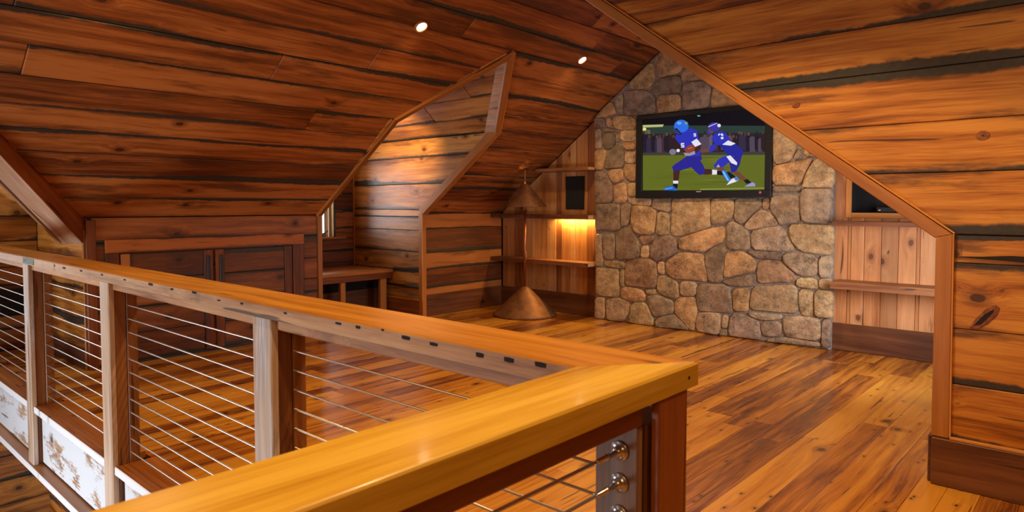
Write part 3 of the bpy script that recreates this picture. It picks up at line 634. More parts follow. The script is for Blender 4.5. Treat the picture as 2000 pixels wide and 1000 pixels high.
# ================================================================ stone chimney
STONES = [
(0, [(-4774, 1097), (-4484, 1095), (-4421, 1116), (-4434, 1412), (-4776, 1407)]),
(1, [(-4409, 1135), (-4291, 1176), (-4276, 1388), (-4293, 1412), (-4411, 1402)]),
(3, [(-4274, 1177), (-4190, 1054), (-3978, 1065), (-3953, 1183), (-3939, 1323), (-4014, 1374), (-4171, 1393), (-4259, 1383)]),
(2, [(-3941, 1071), (-3889, 1058), (-3775, 1071), (-3767, 1297), (-3918, 1323)]),
(2, [(-4282, 1407), (-4008, 1384), (-4004, 1473), (-4321, 1475)]),
(1, [(-3987, 1360), (-3892, 1342), (-3762, 1310), (-3754, 1471), (-3993, 1472)]),
(2, [(-3742, 1297), (-3759, 1072), (-3683, 1046), (-3495, 1093), (-3332, 1141), (-3285, 1178), (-3289, 1468), (-3744, 1471)]),
(2, [(-3272, 1178), (-3120, 1216), (-3020, 1269), (-3020, 1466), (-3273, 1468)]),
(1, [(-3012, 1244), (-2928, 1194), (-2796, 1335), (-2728, 1381), (-2734, 1465), (-3007, 1466)]),
(3, [(-2720, 1360), (-2653, 1357), (-2642, 1464), (-2717, 1464)]),
(2, [(-2853, 1136), (-2691, 1173), (-2551, 1201), (-2602, 1274), (-2677, 1332), (-2736, 1344), (-2787, 1322), (-2914, 1173)]),
(1, [(-2633, 1447), (-2636, 1348), (-2569, 1267), (-2535, 1193), (-2454, 1215), (-2340, 1233), (-2353, 1494), (-2516, 1500), (-2617, 1480)]),
(1, [(-2338, 1350), (-2313, 1226), (-2070, 1222), (-2065, 1351), (-2038, 1468), (-2047, 1553), (-2315, 1558), (-2337, 1502)]),
(1, [(-2815, 939), (-2498, 936), (-2378, 958), (-2460, 1073), (-2477, 1129), (-2543, 1185), (-2691, 1165), (-2839, 1124)]),
(1, [(-3080, 927), (-2832, 942), (-2848, 1119), (-2923, 1168), (-3035, 1230), (-3097, 1190)]),
(3, [(-3641, 902), (-3367, 887), (-3254, 959), (-3117, 1025), (-3128, 1177), (-3304, 1138), (-3495, 1079), (-3652, 1024)]),
(0, [(-3316, 681), (-3286, 559), (-3138, 579), (-3122, 738), (-3101, 904), (-3112, 999), (-3254, 941), (-3352, 857)]),
(3, [(-3811, 639), (-3708, 568), (-3440, 574), (-3301, 567), (-3316, 663), (-3346, 768), (-3366, 865), (-3591, 872), (-3671, 850), (-3813, 760)]),
(3, [(-3113, 756), (-3125, 624), (-3012, 649), (-2777, 729), (-2770, 818), (-2910, 913), (-2990, 918), (-3102, 887)]),
(0, [(-3038, 542), (-2809, 564), (-2767, 610), (-2785, 697), (-3012, 635), (-3148, 581)]),
(0, [(-2814, 884), (-2758, 844), (-2619, 852), (-2516, 837), (-2506, 924), (-2755, 933), (-2884, 918)]),
(4, [(-2764, 709), (-2750, 596), (-2377, 638), (-2382, 706), (-2487, 793), (-2561, 838), (-2686, 838), (-2757, 802)]),
(1, [(-2496, 834), (-2423, 765), (-2326, 698), (-2165, 710), (-2176, 915), (-2354, 935), (-2501, 907)]),
(2, [(-2428, 1049), (-2331, 944), (-2177, 927), (-2038, 926), (-2030, 1079), (-2040, 1203), (-2312, 1214), (-2446, 1203)]),
(1, [(-2153, 695), (-2052, 706), (-2036, 805), (-2034, 911), (-2157, 901)]),
(2, [(-2368, 592), (-2231, 583), (-2155, 593), (-2180, 687), (-2358, 682)]),
(2, [(-2147, 590), (-2043, 595), (-2030, 690), (-2149, 689)]),
(2, [(-2832, 409), (-2840, 315), (-2627, 320), (-2495, 322), (-2351, 333), (-2359, 528), (-2380, 603), (-2800, 557)]),
(3, [(-3011, 279), (-2848, 297), (-2854, 399), (-2839, 532), (-2948, 532), (-3024, 504)]),
(1, [(-3433, 370), (-3416, 241), (-3245, 246), (-3020, 261), (-3031, 390), (-3065, 552), (-3249, 542), (-3420, 533)]),
(2, [(-2341, 391), (-2304, 306), (-2199, 314), (-2204, 573), (-2344, 570)]),
(2, [(-2184, 311), (-2045, 319), (-2023, 345), (-2023, 542), (-2043, 579), (-2189, 571)]),
(1, [(-2821, 240), (-2709, 214), (-2510, 250), (-2511, 299), (-2857, 287)]),
(1, [(-2707, 101), (-2673, 54), (-2507, 80), (-2510, 229), (-2709, 202)]),
(1, [(-3062, 12), (-2727, 18), (-2720, 74), (-2734, 190), (-2812, 224), (-2944, 261), (-3002, 259), (-3042, 198)]),
(2, [(-2484, 137), (-2442, 77), (-2331, 83), (-2123, 79), (-2127, 298), (-2319, 296), (-2495, 285)]),
(1, [(-2114, 28), (-2043, 27), (-2041, 145), (-2037, 300), (-2115, 295)]),
(1, [(-2664, 5), (-2425, 17), (-2125, 27), (-2122, 67), (-2339, 74), (-2475, 72), (-2622, 44)]),
(2, [(-3140, 85), (-3067, 99), (-3069, 230), (-3138, 213)]),
(1, [(-3162, 3), (-3080, 10), (-3072, 76), (-3149, 62)]),
(2, [(-3437, 17), (-3162, 8), (-3154, 132), (-3151, 238), (-3291, 236), (-3425, 217)]),
(2, [(-3924, 418), (-3829, 361), (-3695, 345), (-3645, 387), (-3656, 505), (-3697, 548), (-3821, 594), (-3915, 592)]),
(2, [(-3630, 384), (-3433, 402), (-3430, 546), (-3557, 554), (-3627, 540)]),
(3, [(-3699, 253), (-3683, 171), (-3501, 18), (-3452, 24), (-3425, 226), (-3426, 298), (-3457, 390), (-3625, 366), (-3685, 328)]),
(1, [(-4007, 202), (-3953, 118), (-3879, 126), (-3734, 175), (-3704, 215), (-3715, 316), (-3902, 363), (-4009, 359), (-4051, 331)]),
(1, [(-3930, 2), (-3501, 23), (-3652, 128), (-3713, 168), (-3858, 124), (-3931, 78)]),
(2, [(-4281, 96), (-4326, 13), (-3941, 10), (-3985, 110), (-4062, 263), (-4260, 249)]),
(2, [(-4605, 5), (-4371, 17), (-4281, 135), (-4294, 245), (-4443, 285), (-4612, 259)]),
(2, [(-4779, 0), (-4628, 18), (-4636, 272), (-4775, 264)]),
(2, [(-4763, 291), (-4618, 289), (-4431, 301), (-4434, 625), (-4765, 628)]),
(2, [(-4415, 430), (-4358, 439), (-4365, 639), (-4411, 621)]),
(3, [(-4408, 288), (-4283, 261), (-4078, 281), (-4085, 385), (-4150, 413), (-4329, 427), (-4415, 405)]),
(2, [(-4063, 363), (-3945, 374), (-3945, 435), (-4074, 419)]),
(4, [(-4353, 515), (-4329, 444), (-3988, 448), (-3935, 461), (-3921, 632), (-3938, 743), (-4024, 776), (-4209, 776), (-4343, 739)]),
(2, [(-3910, 609), (-3821, 620), (-3833, 754), (-3912, 745)]),
(2, [(-4771, 650), (-4693, 655), (-4675, 691), (-4678, 1040), (-4774, 1037)]),
(2, [(-4645, 663), (-4434, 636), (-4365, 651), (-4366, 724), (-4645, 723)]),
(1, [(-4664, 752), (-4493, 746), (-4495, 1045), (-4660, 1030)]),
(0, [(-4469, 747), (-4276, 762), (-4143, 798), (-4167, 969), (-4245, 1062), (-4302, 1157), (-4484, 1075)]),
(4, [(-4134, 937), (-3993, 966), (-3973, 1047), (-4167, 1045)]),
(2, [(-4143, 784), (-4024, 795), (-4036, 927), (-4122, 923)]),
(1, [(-4013, 786), (-3917, 754), (-3782, 808), (-3666, 896), (-3683, 1014), (-3795, 1057), (-3878, 1045), (-3962, 995), (-4014, 899)]),
(0, [(-4779, 1416), (-4525, 1432), (-4546, 1653), (-4613, 1787), (-4788, 1820)]),
(3, [(-4498, 1416), (-4331, 1437), (-4346, 1665), (-4500, 1641)]),
(2, [(-4313, 1497), (-4194, 1506), (-4202, 1656), (-4333, 1648)]),
(3, [(-4580, 1731), (-4520, 1658), (-4378, 1687), (-4386, 1828), (-4593, 1819)]),
(3, [(-4359, 1725), (-4277, 1679), (-4208, 1678), (-4216, 1870), (-4367, 1876)]),
(2, [(-4367, 1887), (-4216, 1881), (-4218, 2020), (-4362, 2022)]),
(0, [(-4627, 1837), (-4373, 1844), (-4381, 2061), (-4498, 2122), (-4562, 2027), (-4653, 1855)]),
(3, [(-4788, 1826), (-4667, 1827), (-4654, 1921), (-4615, 2057), (-4797, 2067)]),
(1, [(-4783, 2078), (-4695, 2078), (-4697, 2317), (-4785, 2329)]),
(0, [(-4682, 2078), (-4549, 2070), (-4498, 2133), (-4512, 2254), (-4683, 2271)]),
(1, [(-4485, 2143), (-4433, 2151), (-4441, 2260), (-4492, 2252)]),
(2, [(-4427, 2150), (-4219, 2137), (-4207, 2264), (-4428, 2275)]),
(3, [(-4381, 2050), (-4224, 2036), (-4225, 2127), (-4395, 2137)]),
(3, [(-4512, 2308), (-4383, 2277), (-4208, 2275), (-4221, 2414), (-4436, 2459), (-4539, 2430)]),
(1, [(-4792, 2340), (-4657, 2336), (-4651, 2440), (-4806, 2453)]),
(3, [(-4624, 2339), (-4545, 2333), (-4546, 2431), (-4631, 2449)]),
(1, [(-4670, 2281), (-4447, 2271), (-4525, 2304), (-4677, 2326)]),
(3, [(-4749, 2451), (-4539, 2474), (-4491, 2497), (-4552, 2648), (-4672, 2550), (-4795, 2460)]),
(1, [(-4480, 2487), (-4394, 2470), (-4397, 2739), (-4519, 2654)]),
(1, [(-4384, 2470), (-4347, 2444), (-3955, 2431), (-3972, 2640), (-4032, 2681), (-4122, 2717), (-4381, 2738)]),
(3, [(-4052, 2731), (-3984, 2823), (-3985, 2943), (-4025, 3027), (-4308, 2818), (-4297, 2759)]),
(3, [(-3945, 2930), (-3935, 2834), (-3819, 2845), (-3668, 2859), (-3613, 2944), (-3736, 3070), (-3870, 3124), (-3986, 3064)]),
(0, [(-4022, 2715), (-4012, 2679), (-3769, 2648), (-3646, 2647), (-3643, 2764), (-3667, 2830), (-3809, 2831), (-3934, 2817)]),
(3, [(-3940, 2434), (-3644, 2437), (-3646, 2622), (-3952, 2638)]),
(4, [(-3642, 2789), (-3623, 2761), (-3504, 2755), (-3379, 2756), (-3583, 2898), (-3643, 2847)]),
(1, [(-3624, 2435), (-3322, 2440), (-3305, 2536), (-3290, 2648), (-3361, 2729), (-3504, 2739), (-3627, 2728)]),
(3, [(-3288, 2558), (-3295, 2429), (-2924, 2409), (-3177, 2619), (-3263, 2641)]),
(2, [(-2622, 1975), (-2607, 1802), (-2470, 1829), (-2431, 1868), (-2378, 1993), (-2498, 2097), (-2620, 2114)]),
(1, [(-2426, 1844), (-2329, 1863), (-2369, 1961)]),
(3, [(-2313, 1874), (-2206, 1873), (-2323, 1966)]),
(3, [(-2616, 1598), (-2466, 1603), (-2347, 1597), (-2295, 1735), (-2229, 1862), (-2313, 1835), (-2619, 1787)]),
(2, [(-2308, 1568), (-2037, 1571), (-2037, 1757), (-2115, 1806), (-2199, 1857), (-2287, 1718), (-2324, 1592)]),
(1, [(-2614, 1532), (-2346, 1537), (-2347, 1577), (-2615, 1585)]),
(2, [(-2600, 2450), (-2100, 2060), (-2110, 2330), (-2610, 2720)]),
(3, [(-2960, 2460), (-2660, 2460), (-2660, 2760), (-2980, 2960)]),
(1, [(-3330, 2960), (-3020, 2760), (-3010, 2990), (-3280, 3200)]),
(3, [(-3860, 3140), (-3560, 3000), (-3370, 2960), (-3310, 3200), (-3510, 3350)]),
(2, [(-2620, 2060), (-2390, 2080), (-2420, 2260), (-2610, 2400)])]
ch = empty('stone_chimney', (-3.42, YE-.05, 0), 'broad fieldstone chimney breast rising to the ridge behind the television', 'chimney', kind='structure')
ZT = lambda x: min(ZK+K*(x-XL), ZK+K*(XR-x))-.006
pent = [(-4.79, 0), (-2.05, 0), (-2.05, ZT(-2.05)), (XRID, ZT(XRID)), (-4.79, ZT(-4.79))]
board(ch, 'mortar_bed', pent, (0, YE-.001, 0), X, Z, 0.0, 0.095, M['mortar'], bev=0.01)
SC = [(.22, .165, .12), (.30, .228, .16), (.41, .305, .18), (.42, .27, .14), (.32, .20, .12)]   # dark, grey, tan, orange, red
def chaikin(p, f=0.2):
    r = []
    for i in range(len(p)):
        a, b = p[i], p[(i+1) % len(p)]
        r += [(a[0]+(b[0]-a[0])*f, a[1]+(b[1]-a[1])*f), (b[0]-(b[0]-a[0])*f, b[1]-(b[1]-a[1])*f)]
    return r
srng = random.Random(3)
lim = [(-4.80, 0.004), (-2.01, 0.004), (-2.01, ZT(-2.01)), (XRID, ZT(XRID)), (-4.80, ZT(-4.80))]
for cl, pts in STONES:
    pts = [(p[0]/1000, p[1]/1000) for p in pts]
    edge = max(p[0] for p in pts) > -2.10
    pts = clip(pts, lim)
    if len(pts) < 3: continue
    # subdivide long sides so that the outline can waver
    q = []
    for i in range(len(pts)):
        a, b = pts[i], pts[(i+1) % len(pts)]; L = math.hypot(b[0]-a[0], b[1]-a[1]); k = max(1, int(L/0.11))
        for j in range(k):
            t = j/k; jt = 0.004 if j else 0
            q.append((a[0]+(b[0]-a[0])*t+srng.uniform(-jt, jt), a[1]+(b[1]-a[1])*t+srng.uniform(-jt, jt)))
    q = chaikin(q, 0.22)
    cx = sum(p[0] for p in q)/len(q); cz = sum(p[1] for p in q)/len(q)
    R = sum(math.hypot(p[0]-cx, p[1]-cz) for p in q)/len(q)
    H = srng.uniform(0.022, 0.036); tx, tz = srng.uniform(-.05, .05), srng.uniform(-.05, .05)
    if edge: H += 0.012
    bm = bmesh.new(); rings = []
    for d, h in ((-0.008, 0.0), (-0.004, 0.6), (0.003, 0.9), (0.012, 0.99), (0.45*R, 1.02)):
        ring = []
        for px, pz in q:
            r = math.hypot(px-cx, pz-cz)+1e-6; kk = max(0.12, 1-d/r)
            x_, z_ = (px-cx)*kk, (pz-cz)*kk
            hh = H*h + (srng.uniform(-.0035, .0035) if h > .6 else 0) + (tx*x_+tz*z_)*min(1, h)
            ring.append(bm.verts.new((x_, z_, hh)))
        rings.append(ring)
    n = len(q)
    for a in range(len(rings)-1):
        for i in range(n): bm.faces.new((rings[a][i], rings[a][(i+1) % n], rings[a+1][(i+1) % n], rings[a+1][i]))
    cv = bm.verts.new((0, 0, H*1.03))
    for i in range(n): bm.faces.new((rings[-1][i], rings[-1][(i+1) % n], cv))
    o = link('stone', bm_mesh('stone', bm, M['stone']), ch, frame((cx, YE-.094, cz), X, Z), smooth=True)
    v = srng.uniform(.88, 1.14); c = SC[cl]; o.color = (c[0]*v, c[1]*v*srng.uniform(.96, 1.03), c[2]*v*srng.uniform(.92, 1.08), 1)

# ================================================================ television
tvd = empty('television', (-3.40, 6.8, 1.47), 'flat wall television showing a night football game, set into the stone', 'television')
FY = 6.775
TX0, TX1, TZ0, TZ1 = -4.185, -2.62, 1.475, 2.42
SX0, SX1, SZ0, SZ1 = -4.103, -2.683, 1.552, 2.372
box(tvd, 'cabinet', (TX0, 6.83, TZ0), X, Z, TX1-TX0, TZ1-TZ0, 0.045, M['black'], bev=0.004)
board(tvd, 'bezel', [(TX0, TZ0), (TX1, TZ0), (TX1, SZ0), (TX0, SZ0)], (0, 6.786, 0), X, Z, 0, .016, M['black'], bev=.003)
board(tvd, 'bezel', [(TX0, SZ1), (TX1, SZ1), (TX1, TZ1), (TX0, TZ1)], (0, 6.786, 0), X, Z, 0, .016, M['black'], bev=.003)
board(tvd, 'bezel', [(TX0, SZ0), (SX0, SZ0), (SX0, SZ1), (TX0, SZ1)], (0, 6.786, 0), X, Z, 0, .016, M['black'], bev=.003)
board(tvd, 'bezel', [(SX1, SZ0), (TX1, SZ0), (TX1, SZ1), (SX1, SZ1)], (0, 6.786, 0), X, Z, 0, .016, M['black'], bev=.003)
PIC = [
((6, 6, 14), [(-4094, 1566), (-2680, 1546), (-2694, 2414), (-4108, 2445)]),
((38, 58, 52), [(-4106, 2200), (-2689, 2086), (-2690, 2194), (-3319, 2246), (-4107, 2308)]),
((180, 185, 120), [(-4107, 2283), (-4053, 2282), (-3847, 2273), (-3834, 2299), (-4107, 2313)]),
((235, 225, 140), [(-4058, 2269), (-4066, 2276), (-4076, 2281), (-4087, 2281), (-4097, 2278), (-4104, 2272), (-4107, 2264), (-4104, 2255), (-4097, 2248), (-4087, 2243), (-4075, 2242), (-4065, 2246), (-4058, 2252), (-4056, 2260)]),
((95, 100, 55), [(-4106, 2194), (-3997, 2193), (-4011, 2254), (-4106, 2249)]),
((34, 30, 42), [(-4098, 1961), (-2685, 1892), (-2689, 2124), (-4106, 2212)]),
((45, 31, 30), [(-4078, 2235), (-4088, 2242), (-4098, 2236), (-4101, 2221), (-4097, 2205), (-4088, 2198), (-4078, 2204), (-4074, 2219)]),
((25, 25, 40), [(-4110, 2029), (-4061, 2026), (-4060, 2177), (-4074, 2202), (-4101, 2204), (-4115, 2180)]),
((90, 67, 60), [(-4042, 2234), (-4051, 2241), (-4060, 2236), (-4064, 2220), (-4060, 2205), (-4051, 2198), (-4042, 2203), (-4038, 2219)]),
((25, 25, 40), [(-4072, 2029), (-4026, 2027), (-4025, 2176), (-4038, 2202), (-4064, 2203), (-4076, 2180)]),
((78, 52, 45), [(-4002, 2191), (-4017, 2199), (-4031, 2193), (-4037, 2178), (-4031, 2162), (-4016, 2155), (-4002, 2160), (-3996, 2176)]),
((48, 40, 62), [(-4051, 1988), (-3979, 1984), (-3976, 2133), (-3996, 2159), (-4036, 2161), (-4056, 2138)]),
((78, 52, 45), [(-3952, 2212), (-3963, 2219), (-3974, 2213), (-3979, 2198), (-3974, 2183), (-3963, 2175), (-3951, 2181), (-3947, 2196)]),
((30, 24, 34), [(-3990, 2009), (-3932, 2005), (-3930, 2154), (-3947, 2179), (-3979, 2181), (-3995, 2158)]),
((90, 67, 60), [(-3910, 2177), (-3919, 2184), (-3929, 2179), (-3933, 2164), (-3929, 2148), (-3919, 2141), (-3910, 2147), (-3906, 2162)]),
((48, 40, 62), [(-3942, 1974), (-3893, 1972), (-3892, 2120), (-3906, 2145), (-3933, 2147), (-3946, 2123)]),
((78, 52, 45), [(-3870, 2182), (-3883, 2190), (-3896, 2184), (-3902, 2169), (-3896, 2153), (-3883, 2146), (-3870, 2152), (-3865, 2167)]),
((80, 66, 82), [(-3915, 1981), (-3848, 1977), (-3846, 2125), (-3864, 2150), (-3901, 2152), (-3920, 2129)]),
((78, 52, 45), [(-3824, 2188), (-3833, 2195), (-3843, 2190), (-3847, 2175), (-3843, 2159), (-3833, 2152), (-3823, 2158), (-3820, 2173)]),
((70, 40, 40), [(-3856, 1987), (-3807, 1984), (-3805, 2131), (-3819, 2156), (-3847, 2158), (-3860, 2135)]),
((90, 67, 60), [(-3784, 2201), (-3797, 2208), (-3810, 2203), (-3815, 2188), (-3810, 2173), (-3796, 2165), (-3783, 2171), (-3778, 2186)]),
((25, 25, 40), [(-3828, 2001), (-3761, 1998), (-3759, 2144), (-3778, 2169), (-3815, 2171), (-3833, 2149)]),
((78, 52, 45), [(-3737, 2203), (-3747, 2210), (-3756, 2204), (-3759, 2189), (-3755, 2174), (-3746, 2167), (-3737, 2173), (-3734, 2187)]),
((44, 26, 30), [(-3768, 2003), (-3721, 2000), (-3720, 2146), (-3733, 2171), (-3759, 2173), (-3772, 2150)]),
((78, 52, 45), [(-3698, 2170), (-3712, 2177), (-3725, 2171), (-3731, 2157), (-3725, 2141), (-3711, 2134), (-3697, 2139), (-3692, 2154)]),
((44, 26, 30), [(-3744, 1971), (-3674, 1968), (-3672, 2113), (-3692, 2138), (-3730, 2140), (-3750, 2118)]),
((90, 67, 60), [(-3646, 2179), (-3660, 2186), (-3673, 2181), (-3678, 2166), (-3673, 2151), (-3659, 2144), (-3646, 2149), (-3641, 2164)]),
((44, 26, 30), [(-3691, 1981), (-3624, 1978), (-3622, 2122), (-3641, 2147), (-3678, 2150), (-3697, 2127)]),
((45, 31, 30), [(-3601, 2184), (-3609, 2190), (-3618, 2185), (-3621, 2170), (-3618, 2155), (-3609, 2148), (-3600, 2154), (-3597, 2168)]),
((44, 26, 30), [(-3629, 1986), (-3585, 1984), (-3584, 2128), (-3597, 2152), (-3621, 2154), (-3633, 2131)]),
((78, 52, 45), [(-3567, 2191), (-3577, 2198), (-3587, 2193), (-3591, 2178), (-3587, 2163), (-3576, 2156), (-3566, 2162), (-3562, 2176)]),
((44, 26, 30), [(-3600, 1995), (-3549, 1992), (-3547, 2135), (-3562, 2160), (-3591, 2162), (-3605, 2139)]),
((90, 67, 60), [(-3530, 2177), (-3538, 2183), (-3546, 2178), (-3549, 2163), (-3545, 2148), (-3538, 2141), (-3530, 2147), (-3527, 2162)]),
((44, 26, 30), [(-3555, 1980), (-3516, 1978), (-3515, 2121), (-3527, 2145), (-3549, 2147), (-3559, 2124)]),
((78, 52, 45), [(-3498, 2174), (-3509, 2181), (-3519, 2175), (-3523, 2161), (-3519, 2146), (-3508, 2139), (-3498, 2144), (-3493, 2159)]),
((70, 40, 40), [(-3533, 1979), (-3479, 1976), (-3478, 2118), (-3493, 2143), (-3523, 2145), (-3538, 2122)]),
((78, 52, 45), [(-3455, 2185), (-3469, 2192), (-3482, 2187), (-3487, 2173), (-3481, 2158), (-3468, 2151), (-3455, 2156), (-3449, 2170)]),
((25, 25, 40), [(-3500, 1991), (-3432, 1988), (-3430, 2130), (-3449, 2154), (-3487, 2157), (-3506, 2135)]),
((45, 31, 30), [(-3406, 2169), (-3417, 2176), (-3428, 2171), (-3433, 2156), (-3428, 2141), (-3417, 2134), (-3406, 2140), (-3402, 2154)]),
((30, 24, 34), [(-3443, 1975), (-3387, 1972), (-3386, 2114), (-3401, 2138), (-3433, 2140), (-3448, 2118)]),
((45, 31, 30), [(-3366, 2159), (-3375, 2165), (-3385, 2160), (-3389, 2146), (-3385, 2131), (-3375, 2124), (-3365, 2129), (-3362, 2144)]),
((80, 66, 82), [(-3398, 1965), (-3348, 1963), (-3347, 2104), (-3361, 2128), (-3389, 2129), (-3402, 2107)]),
((45, 31, 30), [(-3331, 2183), (-3339, 2190), (-3346, 2184), (-3349, 2170), (-3346, 2155), (-3338, 2149), (-3331, 2154), (-3328, 2168)]),
((80, 66, 82), [(-3356, 1990), (-3317, 1988), (-3317, 2129), (-3328, 2152), (-3349, 2154), (-3360, 2132)]),
((78, 52, 45), [(-3298, 2152), (-3310, 2159), (-3321, 2154), (-3326, 2140), (-3321, 2125), (-3309, 2118), (-3298, 2123), (-3293, 2138)]),
((80, 66, 82), [(-3337, 1961), (-3277, 1958), (-3276, 2098), (-3293, 2122), (-3326, 2124), (-3342, 2102)]),
((78, 52, 45), [(-3257, 2172), (-3266, 2179), (-3275, 2173), (-3278, 2159), (-3274, 2144), (-3265, 2138), (-3256, 2143), (-3253, 2157)]),
((95, 85, 95), [(-3286, 1981), (-3241, 1978), (-3240, 2118), (-3253, 2141), (-3278, 2143), (-3290, 2121)]),
((90, 67, 60), [(-3225, 2143), (-3232, 2150), (-3239, 2144), (-3241, 2130), (-3238, 2115), (-3231, 2109), (-3224, 2114), (-3221, 2129)]),
((44, 26, 30), [(-3247, 1952), (-3211, 1950), (-3211, 2089), (-3221, 2113), (-3241, 2114), (-3251, 2092)]),
((45, 31, 30), [(-3194, 2160), (-3205, 2167), (-3216, 2161), (-3220, 2147), (-3215, 2133), (-3204, 2126), (-3194, 2131), (-3189, 2145)]),
((70, 40, 40), [(-3230, 1970), (-3175, 1967), (-3174, 2106), (-3189, 2129), (-3220, 2131), (-3235, 2110)]),
((90, 67, 60), [(-3155, 2166), (-3164, 2172), (-3172, 2167), (-3176, 2153), (-3172, 2138), (-3163, 2132), (-3155, 2137), (-3151, 2151)]),
((25, 25, 40), [(-3183, 1976), (-3139, 1974), (-3139, 2112), (-3151, 2136), (-3176, 2137), (-3188, 2116)]),
((45, 31, 30), [(-3120, 2167), (-3131, 2174), (-3142, 2169), (-3146, 2155), (-3141, 2140), (-3130, 2133), (-3120, 2139), (-3116, 2153)]),
((80, 66, 82), [(-3155, 1979), (-3101, 1976), (-3100, 2113), (-3115, 2137), (-3146, 2139), (-3160, 2118)]),
((45, 31, 30), [(-3082, 2156), (-3090, 2162), (-3098, 2157), (-3102, 2143), (-3098, 2128), (-3090, 2122), (-3081, 2127), (-3078, 2141)]),
((30, 24, 34), [(-3109, 1967), (-3066, 1965), (-3066, 2103), (-3078, 2126), (-3101, 2127), (-3113, 2106)]),
((78, 52, 45), [(-3048, 2148), (-3058, 2154), (-3068, 2149), (-3072, 2135), (-3068, 2121), (-3058, 2114), (-3048, 2119), (-3044, 2133)]),
((95, 85, 95), [(-3081, 1960), (-3030, 1958), (-3029, 2094), (-3044, 2118), (-3072, 2120), (-3086, 2098)]),
((90, 67, 60), [(-3011, 2123), (-3020, 2130), (-3029, 2124), (-3032, 2110), (-3028, 2096), (-3019, 2090), (-3011, 2095), (-3007, 2109)]),
((44, 26, 30), [(-3039, 1936), (-2995, 1934), (-2995, 2070), (-3007, 2093), (-3032, 2095), (-3044, 2073)]),
((78, 52, 45), [(-2980, 2112), (-2987, 2118), (-2994, 2113), (-2997, 2099), (-2993, 2085), (-2986, 2078), (-2979, 2084), (-2977, 2098)]),
((25, 25, 40), [(-3002, 1925), (-2966, 1923), (-2966, 2059), (-2976, 2082), (-2996, 2084), (-3006, 2062)]),
((90, 67, 60), [(-2953, 2156), (-2961, 2162), (-2968, 2157), (-2970, 2143), (-2967, 2129), (-2960, 2122), (-2953, 2128), (-2950, 2142)]),
((30, 24, 34), [(-2976, 1970), (-2939, 1968), (-2940, 2103), (-2950, 2126), (-2970, 2128), (-2980, 2106)]),
((90, 67, 60), [(-2923, 2149), (-2933, 2156), (-2943, 2151), (-2948, 2137), (-2943, 2123), (-2933, 2116), (-2922, 2121), (-2918, 2135)]),
((48, 40, 62), [(-2957, 1964), (-2904, 1962), (-2903, 2097), (-2918, 2120), (-2947, 2122), (-2962, 2101)]),
((78, 52, 45), [(-2885, 2142), (-2894, 2148), (-2903, 2143), (-2907, 2129), (-2903, 2115), (-2893, 2109), (-2884, 2114), (-2881, 2128)]),
((48, 40, 62), [(-2914, 1957), (-2868, 1955), (-2867, 2089), (-2881, 2112), (-2906, 2114), (-2919, 2093)]),
((90, 67, 60), [(-2848, 2137), (-2859, 2144), (-2870, 2139), (-2874, 2125), (-2870, 2111), (-2858, 2104), (-2848, 2109), (-2843, 2123)]),
((25, 25, 40), [(-2884, 1953), (-2828, 1950), (-2827, 2085), (-2843, 2107), (-2874, 2110), (-2889, 2089)]),
((45, 31, 30), [(-2805, 2125), (-2817, 2131), (-2829, 2127), (-2833, 2113), (-2828, 2099), (-2816, 2092), (-2805, 2097), (-2800, 2111)]),
((80, 66, 82), [(-2844, 1942), (-2784, 1939), (-2783, 2073), (-2800, 2095), (-2833, 2098), (-2850, 2077)]),
((45, 31, 30), [(-2764, 2143), (-2773, 2150), (-2781, 2145), (-2784, 2131), (-2781, 2117), (-2772, 2111), (-2763, 2116), (-2760, 2129)]),
((25, 25, 40), [(-2791, 1961), (-2748, 1959), (-2748, 2092), (-2760, 2114), (-2784, 2116), (-2796, 2095)]),
((45, 31, 30), [(-2732, 2100), (-2739, 2106), (-2747, 2101), (-2750, 2087), (-2746, 2073), (-2739, 2067), (-2731, 2072), (-2728, 2086)]),
((80, 66, 82), [(-2756, 1917), (-2717, 1915), (-2717, 2048), (-2728, 2071), (-2750, 2072), (-2760, 2051)]),
((78, 52, 45), [(-2704, 2139), (-2711, 2145), (-2718, 2140), (-2721, 2127), (-2718, 2113), (-2711, 2107), (-2703, 2112), (-2701, 2125)]),
((44, 26, 30), [(-2727, 1957), (-2690, 1955), (-2690, 2088), (-2700, 2110), (-2721, 2112), (-2731, 2091)]),
((58, 58, 52), [(-4098, 1957), (-2685, 1892), (-2686, 1935), (-4098, 1997)]),
((96, 104, 30), [(-4094, 1566), (-2680, 1548), (-2686, 1903), (-4098, 1967)]),
((80, 90, 28), [(-3377, 1903), (-3124, 1897), (-3377, 1913), (-3642, 1921)]),
((110, 118, 42), [(-3219, 1874), (-3076, 1873), (-3219, 1884), (-3366, 1886)]),
((110, 118, 42), [(-3173, 1850), (-3004, 1849), (-3174, 1861), (-3349, 1863)]),
((110, 118, 42), [(-3084, 1825), (-2903, 1824), (-3084, 1835), (-3272, 1839)]),
((86, 95, 26), [(-3521, 1821), (-3378, 1821), (-3521, 1831), (-3667, 1832)]),
((86, 95, 26), [(-3100, 1783), (-2892, 1781), (-3101, 1793), (-3318, 1797)]),
((118, 124, 48), [(-3546, 1777), (-3305, 1775), (-3546, 1788), (-3798, 1792)]),
((118, 124, 48), [(-3194, 1744), (-2988, 1742), (-3194, 1754), (-3407, 1756)]),
((80, 90, 28), [(-3592, 1734), (-3395, 1734), (-3592, 1745), (-3796, 1746)]),
((86, 95, 26), [(-3703, 1715), (-3400, 1712), (-3703, 1725), (-4024, 1730)]),
((86, 95, 26), [(-3741, 1693), (-3449, 1691), (-3742, 1704), (-4050, 1707)]),
((110, 118, 42), [(-3273, 1659), (-3107, 1661), (-3273, 1669), (-3444, 1669)]),
((80, 90, 28), [(-3124, 1634), (-2895, 1635), (-3124, 1644), (-3362, 1645)]),
